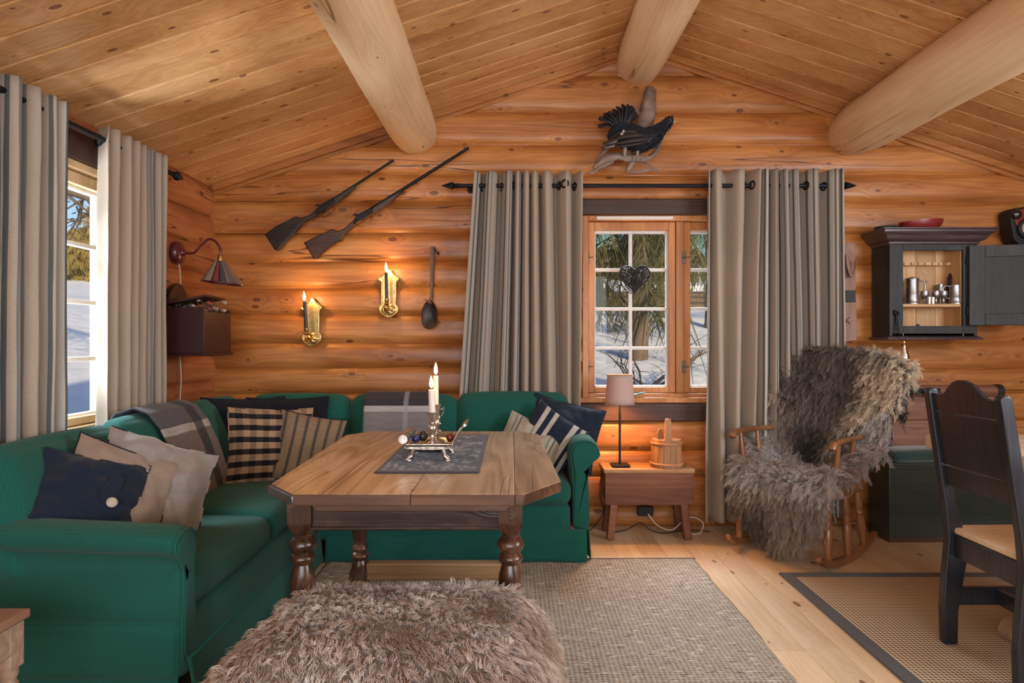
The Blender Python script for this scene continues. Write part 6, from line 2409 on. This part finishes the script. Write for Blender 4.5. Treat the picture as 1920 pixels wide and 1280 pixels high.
for y in (YA, YBk):
    mb = MB(); mb.bx(2.095, 2.135, y - .02, y + .02, zf, .445); mb.build('front_leg', M_bchair, t, bevel=.004)

# ================================================================== whitewashed side table, lower left corner
M_wash = wood('limed_wood', (.22, .13, .075), (.40, .28, .20), (.60, .50, .42), 'xyz', knots=.1, rough=.6, wear=(.62, .56, .50), wear_amt=.45)
t = thing('side_table', 'small limewashed wooden side table cut off by the lower left corner', 'table', (-1.55, 1.45, 0))
ex, ey = -1.262, 1.68
mb = MB(); mb.bx(-1.75, ex, 1.22, ey, .478, .502); mb.build('table_top', wood('limed_top', (.20, .10, .06), (.33, .19, .12), (.46, .30, .21), 'yxz', knots=.1, rough=.5), t, bevel=.005)
mb = MB(); mb.bx(-1.74, ex - .012, ey - .035, ey - .015, .40, .478); mb.build('apron', M_wash, t, bevel=.004)
mb = MB(); mb.bx(ex - .03, ex - .010, 1.23, ey - .015, .40, .478); mb.build('apron', M_wash, t, bevel=.004)
for (x, y) in ((ex - .032, ey - .035), (-1.72, ey - .035), (ex - .032, 1.25), (-1.72, 1.25)):
    mb = MB()
    mb.box((x, y, .42), (.046, .046, .115))
    mb.lathe([(0, .30), (.018, .305), (.022, .32), (.016, .33), (.022, .345), (.021, .365), (0, .368)], 18, T(x, y, 0))
    mb.lathe([(0, 0), (.012, 0), (.016, .02), (.014, .05), (.018, .10), (.021, .2), (.019, .30), (0, .302)], 18, T(x, y, 0))
    mb.build('leg', M_wash, t, smooth=35, bevel=.002)

# ================================================================== rocking chair with fleeces
M_rock = wood('honey_rocker', (.12, .045, .018), (.24, .095, .036), (.36, .165, .07), 'zxy', knots=0, rough=.32, coat=.4)
RC = (1.65, 3.665, 0)
RA = math.radians(-50)
rc = thing('rocking_chair', 'brown wooden rocking chair facing the sofa, draped in sheepskins, by the right curtain', 'chair', RC, (0, 0, RA))
RM = MW[rc.name]


def rp(mb, nm, mat=M_rock, **k): return mb.build(nm, mat, rc, world=False, **k)


hwid = .255
for s in (-1, 1):
    mb = MB()
    R_ = 1.05
    for k in range(24):
        pass
    inner, outer = [], []
    for k in range(25):
        y = -.34 + .72 * k / 24
        zz = R_ - math.sqrt(R_ * R_ - (y - .0) ** 2)
        if y < -.27: zz += (abs(y) - .27) * .25
        th = .042 if 1 < k < 23 else .032
        outer.append((y, zz)); inner.append((y, zz + th))
    mb.prism(outer + inner[::-1], s * hwid - .016, s * hwid + .016, Matrix(((0, 0, 1, 0), (1, 0, 0, 0), (0, 1, 0, 0), (0, 0, 0, 1))))
    rp(mb, 'rocker', bevel=.008, seg=3)
    for (y0_, y1_, z1_) in ((-.22, -.19, .36), (.02, .02, .36), (.22, .17, .36)):
        mb = MB()
        z0_ = R_ - math.sqrt(R_ * R_ - y0_ ** 2) + .03
        a, b = Vector((s * hwid, y0_, z0_)), Vector((s * (hwid - .015), y1_, z1_))
        prof = [0, .10, .2, .35, .5, .58, .62, .66, .7, .8, 1]
        rr_ = [.016, .018, .021, .024, .022, .015, .021, .015, .019, .021, .016]
        mb.tube([a + (b - a) * q for q in prof], rr_, 14)
        rp(mb, 'leg', smooth=50)
for (y, z, r) in ((-.19, .17, .013), (.20, .17, .013)):
    mb = MB(); mb.tube([(-hwid + .01, y, z), (-.08, y, z), (0, y, z), (.08, y, z), (hwid - .01, y, z)], [r * .8, r, r * 1.25, r, r * .8], 12); rp(mb, 'stretcher', smooth=50)
mb = MB(); mb.soft((0, -.01, .385), (.52, .50, .05), .022, (0, 0, 0), n=10); rp(mb, 'seat', smooth=60)
for s in (-1, 1):
    mb = MB()
    mb.tube(spline([(s * .23, .20, .38), (s * .25, .27, .70), (s * .30, .345, 1.08)], 8), .017, 12)
    rp(mb, 'back_post', smooth=50)
    mb = MB()
    P = spline([(s * .255, .26, .655), (s * .275, .05, .672), (s * .285, -.17, .672), (s * .285, -.235, .660), (s * .283, -.25, .640)], 6)
    mb.tube(P, [.020] * 10 + list(np.linspace(.021, .031, len(P) - 12)) + [.026, .014], 12, sq=.7)
    rp(mb, 'armrest', smooth=60)
    for (y, yb) in ((-.16, -.15), (.03, .03)):
        mb = MB(); mb.tube([(s * .25, yb, .40), (s * .262, (y + yb) / 2, .50), (s * .268, (y + yb) / 2, .55), (s * .28, y, .665)], [.013, .019, .017, .011], 12); rp(mb, 'arm_spindle', smooth=50)
mb = MB()
mb.tube(spline([(-.33, .345, 1.075), (-.15, .375, 1.11), (.15, .375, 1.11), (.33, .345, 1.075)], 6), .024, 12)
rp(mb, 'crest_rail', smooth=50)
for k in range(5):
    x = -.14 + .07 * k
    mb = MB(); mb.tube([(x * .95, .215, .40), (x * 1.1, .29, .75), (x * 1.2, .37, 1.10)], [.010, .013, .010], 10); rp(mb, 'back_spindle', smooth=50)

# fleeces: surfaces in the chair's own frame
def to_world(vs): return [RM @ Vector(v) for v in vs]


bk = thing('back_sheepskin', 'big grey-brown curly sheepskin with cream sides over the rocking chair back', 'sheepskin', RM @ Vector((0, .3, 1.0)), (0, 0, RA))
bf = MB()
prof_b = [(.17, .50), (.205, .62), (.245, .76), (.285, .92), (.325, 1.06), (.345, 1.135), (.385, 1.14), (.410, 1.06), (.415, .96), (.410, .86)]


def backsurf(u, v):
    q = lerp_list([Vector((0, a, b)) for a, b in prof_b], v)
    w = np.interp(v, [0, .12, .25, .38, .5, .62, .75, 1], [.05, .14, .27, .37, .40, .40, .36, .30])
    a = 2 * u - 1
    x = a * w + .075 * min(1, v * 3)
    y = q.y - .10 * (a * a) * np.interp(v, [0, .4, .6, 1], [.3, .8, .5, -.4])
    z = q.z - .05 * a * a * (1 if v > .3 else 0) - (.10 * max(0, abs(a) - .6) if v > .35 else 0)
    y += .012 * noise.noise((a * 2, v * 6, 1))
    return (x, y, z)


bf.grid(26, 34, backsurf)
bf.v = to_world(bf.v)
bko = bf.build('skin', fabric('hide_dark', (.08, .06, .05)), bk, smooth=180, solid=.02)
# make the solidified shape real so that the wool sits on its outside
iv = (MW[bk.name].inverted() @ RM)


def c_back(p, nn, g):
    q = np.array([tuple(iv.inverted() @ Vector(a)) for a in p])
    x, y, z = q[:, 0], q[:, 1], q[:, 2]
    n1 = np.array([noise.noise((a[0] * 6, a[1] * 6, a[2] * 6)) for a in q])
    dark, grey, cream, black = map(np.array, ([.10, .085, .075], [.30, .255, .225], [.72, .60, .44], [.018, .018, .022]))
    f = np.clip(.45 + .7 * n1, 0, 1)[:, None]
    c = dark * (1 - f) + grey * f
    cr = np.clip((x - .20 + .10 * n1 - .25 * (z - .95)) / .07, 0, 1)
    cl = np.clip((-x - .25 + .06 * n1 + .35 * (.98 - z)) / .06, 0, 1) * np.clip((1.06 - z) / .05, 0, 1)
    m = np.maximum(cr * np.clip((y * 0 + 1.2 - z) / .1, 0, 1), cl)[:, None]
    c = c * (1 - m) + cream * m
    b = (np.clip((y - .40) / .02, 0, 1) * np.clip((1.08 - z) / .05, 0, 1))[:, None]
    c = c * (1 - b) + black * b
    k = (np.clip((.74 - z) / .08, 0, 1) * np.clip(1 - np.abs(x) / .16, 0, 1))[:, None]
    return c * (1 - k) + np.array([.045, .042, .045]) * k


fleece(bko, bk, 36000, .062, c_back, nclump=3600, clump=.72, lift=.50, flow=(0, 0, -1), flow_amt=.55, curl=.0042, curls=2.6, k=9, rad=.00105, seed=8, both=.33)

sk = thing('seat_sheepskin', 'long-haired light grey and brown sheepskin over the rocking chair seat and arms', 'sheepskin', RM @ Vector((0, 0, .45)), (0, 0, RA))
sf = MB()
prof_s = [(-.25, .08), (-.285, .16), (-.305, .26), (-.305, .36), (-.28, .425), (-.22, .450), (-.10, .440), (.05, .432), (.16, .450), (.20, .53), (.225, .62), (.25, .70)]


def seatsurf(u, v):
    q = lerp_list([Vector((0, a, b)) for a, b in prof_s], v)
    w = np.interp(v, [0, .09, .2, .35, .5, .65, .8, .9, 1], [.03, .12, .25, .275, .28, .29, .30, .30, .24])
    a = 2 * u - 1
    x = a * w
    z, y = q.z, q.y
    e = max(0, abs(a) - .72) / .28
    if v < .42:
        y += .05 * a * a
        z -= .0
    else:
        z += .05 * math.sin(e * PI * .8) + (.14 * e * (1 if v > .62 else .15))
    if v > .62: x *= 1 + .32 * e
    z += .012 * noise.noise((a * 2, v * 5, 4))
    if v < .25: z += .05 * noise.noise((a * 3, 2, 1))
    return (x, y, z)


sf.grid(26, 40, seatsurf)
sf.v = to_world(sf.v)
sko = sf.build('skin', fabric('hide_light', (.18, .14, .12)), sk, smooth=180, solid=.02)
iv2 = (MW[sk.name].inverted() @ RM)


def c_seat(p, nn, g):
    q = np.array([tuple(iv2.inverted() @ Vector(a)) for a in p])
    x, y, z = q[:, 0], q[:, 1], q[:, 2]
    n1 = np.array([noise.noise((a[0] * 5 + 3, a[1] * 5, a[2] * 5)) for a in q])
    lt_, br, dk = map(np.array, ([.62, .60, .58], [.34, .27, .22], [.075, .068, .064]))
    f = np.clip(.5 + 1.0 * n1, 0, 1)[:, None]
    c = lt_ * f + br * (1 - f)
    front = np.clip((-.18 - y) / .05, 0, 1) * np.clip((.42 - z) / .05, 0, 1)
    c = c * (1 - front[:, None]) + br * front[:, None]
    d = (np.clip((-x - .0 + .10 * n1) / .05, 0, 1) * np.clip((.36 - z) / .08, 0, 1))[:, None]
    return c * (1 - .85 * d) + dk * .85 * d


fleece(sko, sk, 36000, .066, c_seat, nclump=3600, clump=.70, lift=.48, flow=(0, 0, -1), flow_amt=.55, curl=.0040, curls=2.4, k=9, rad=.00105, seed=18, both=.28)
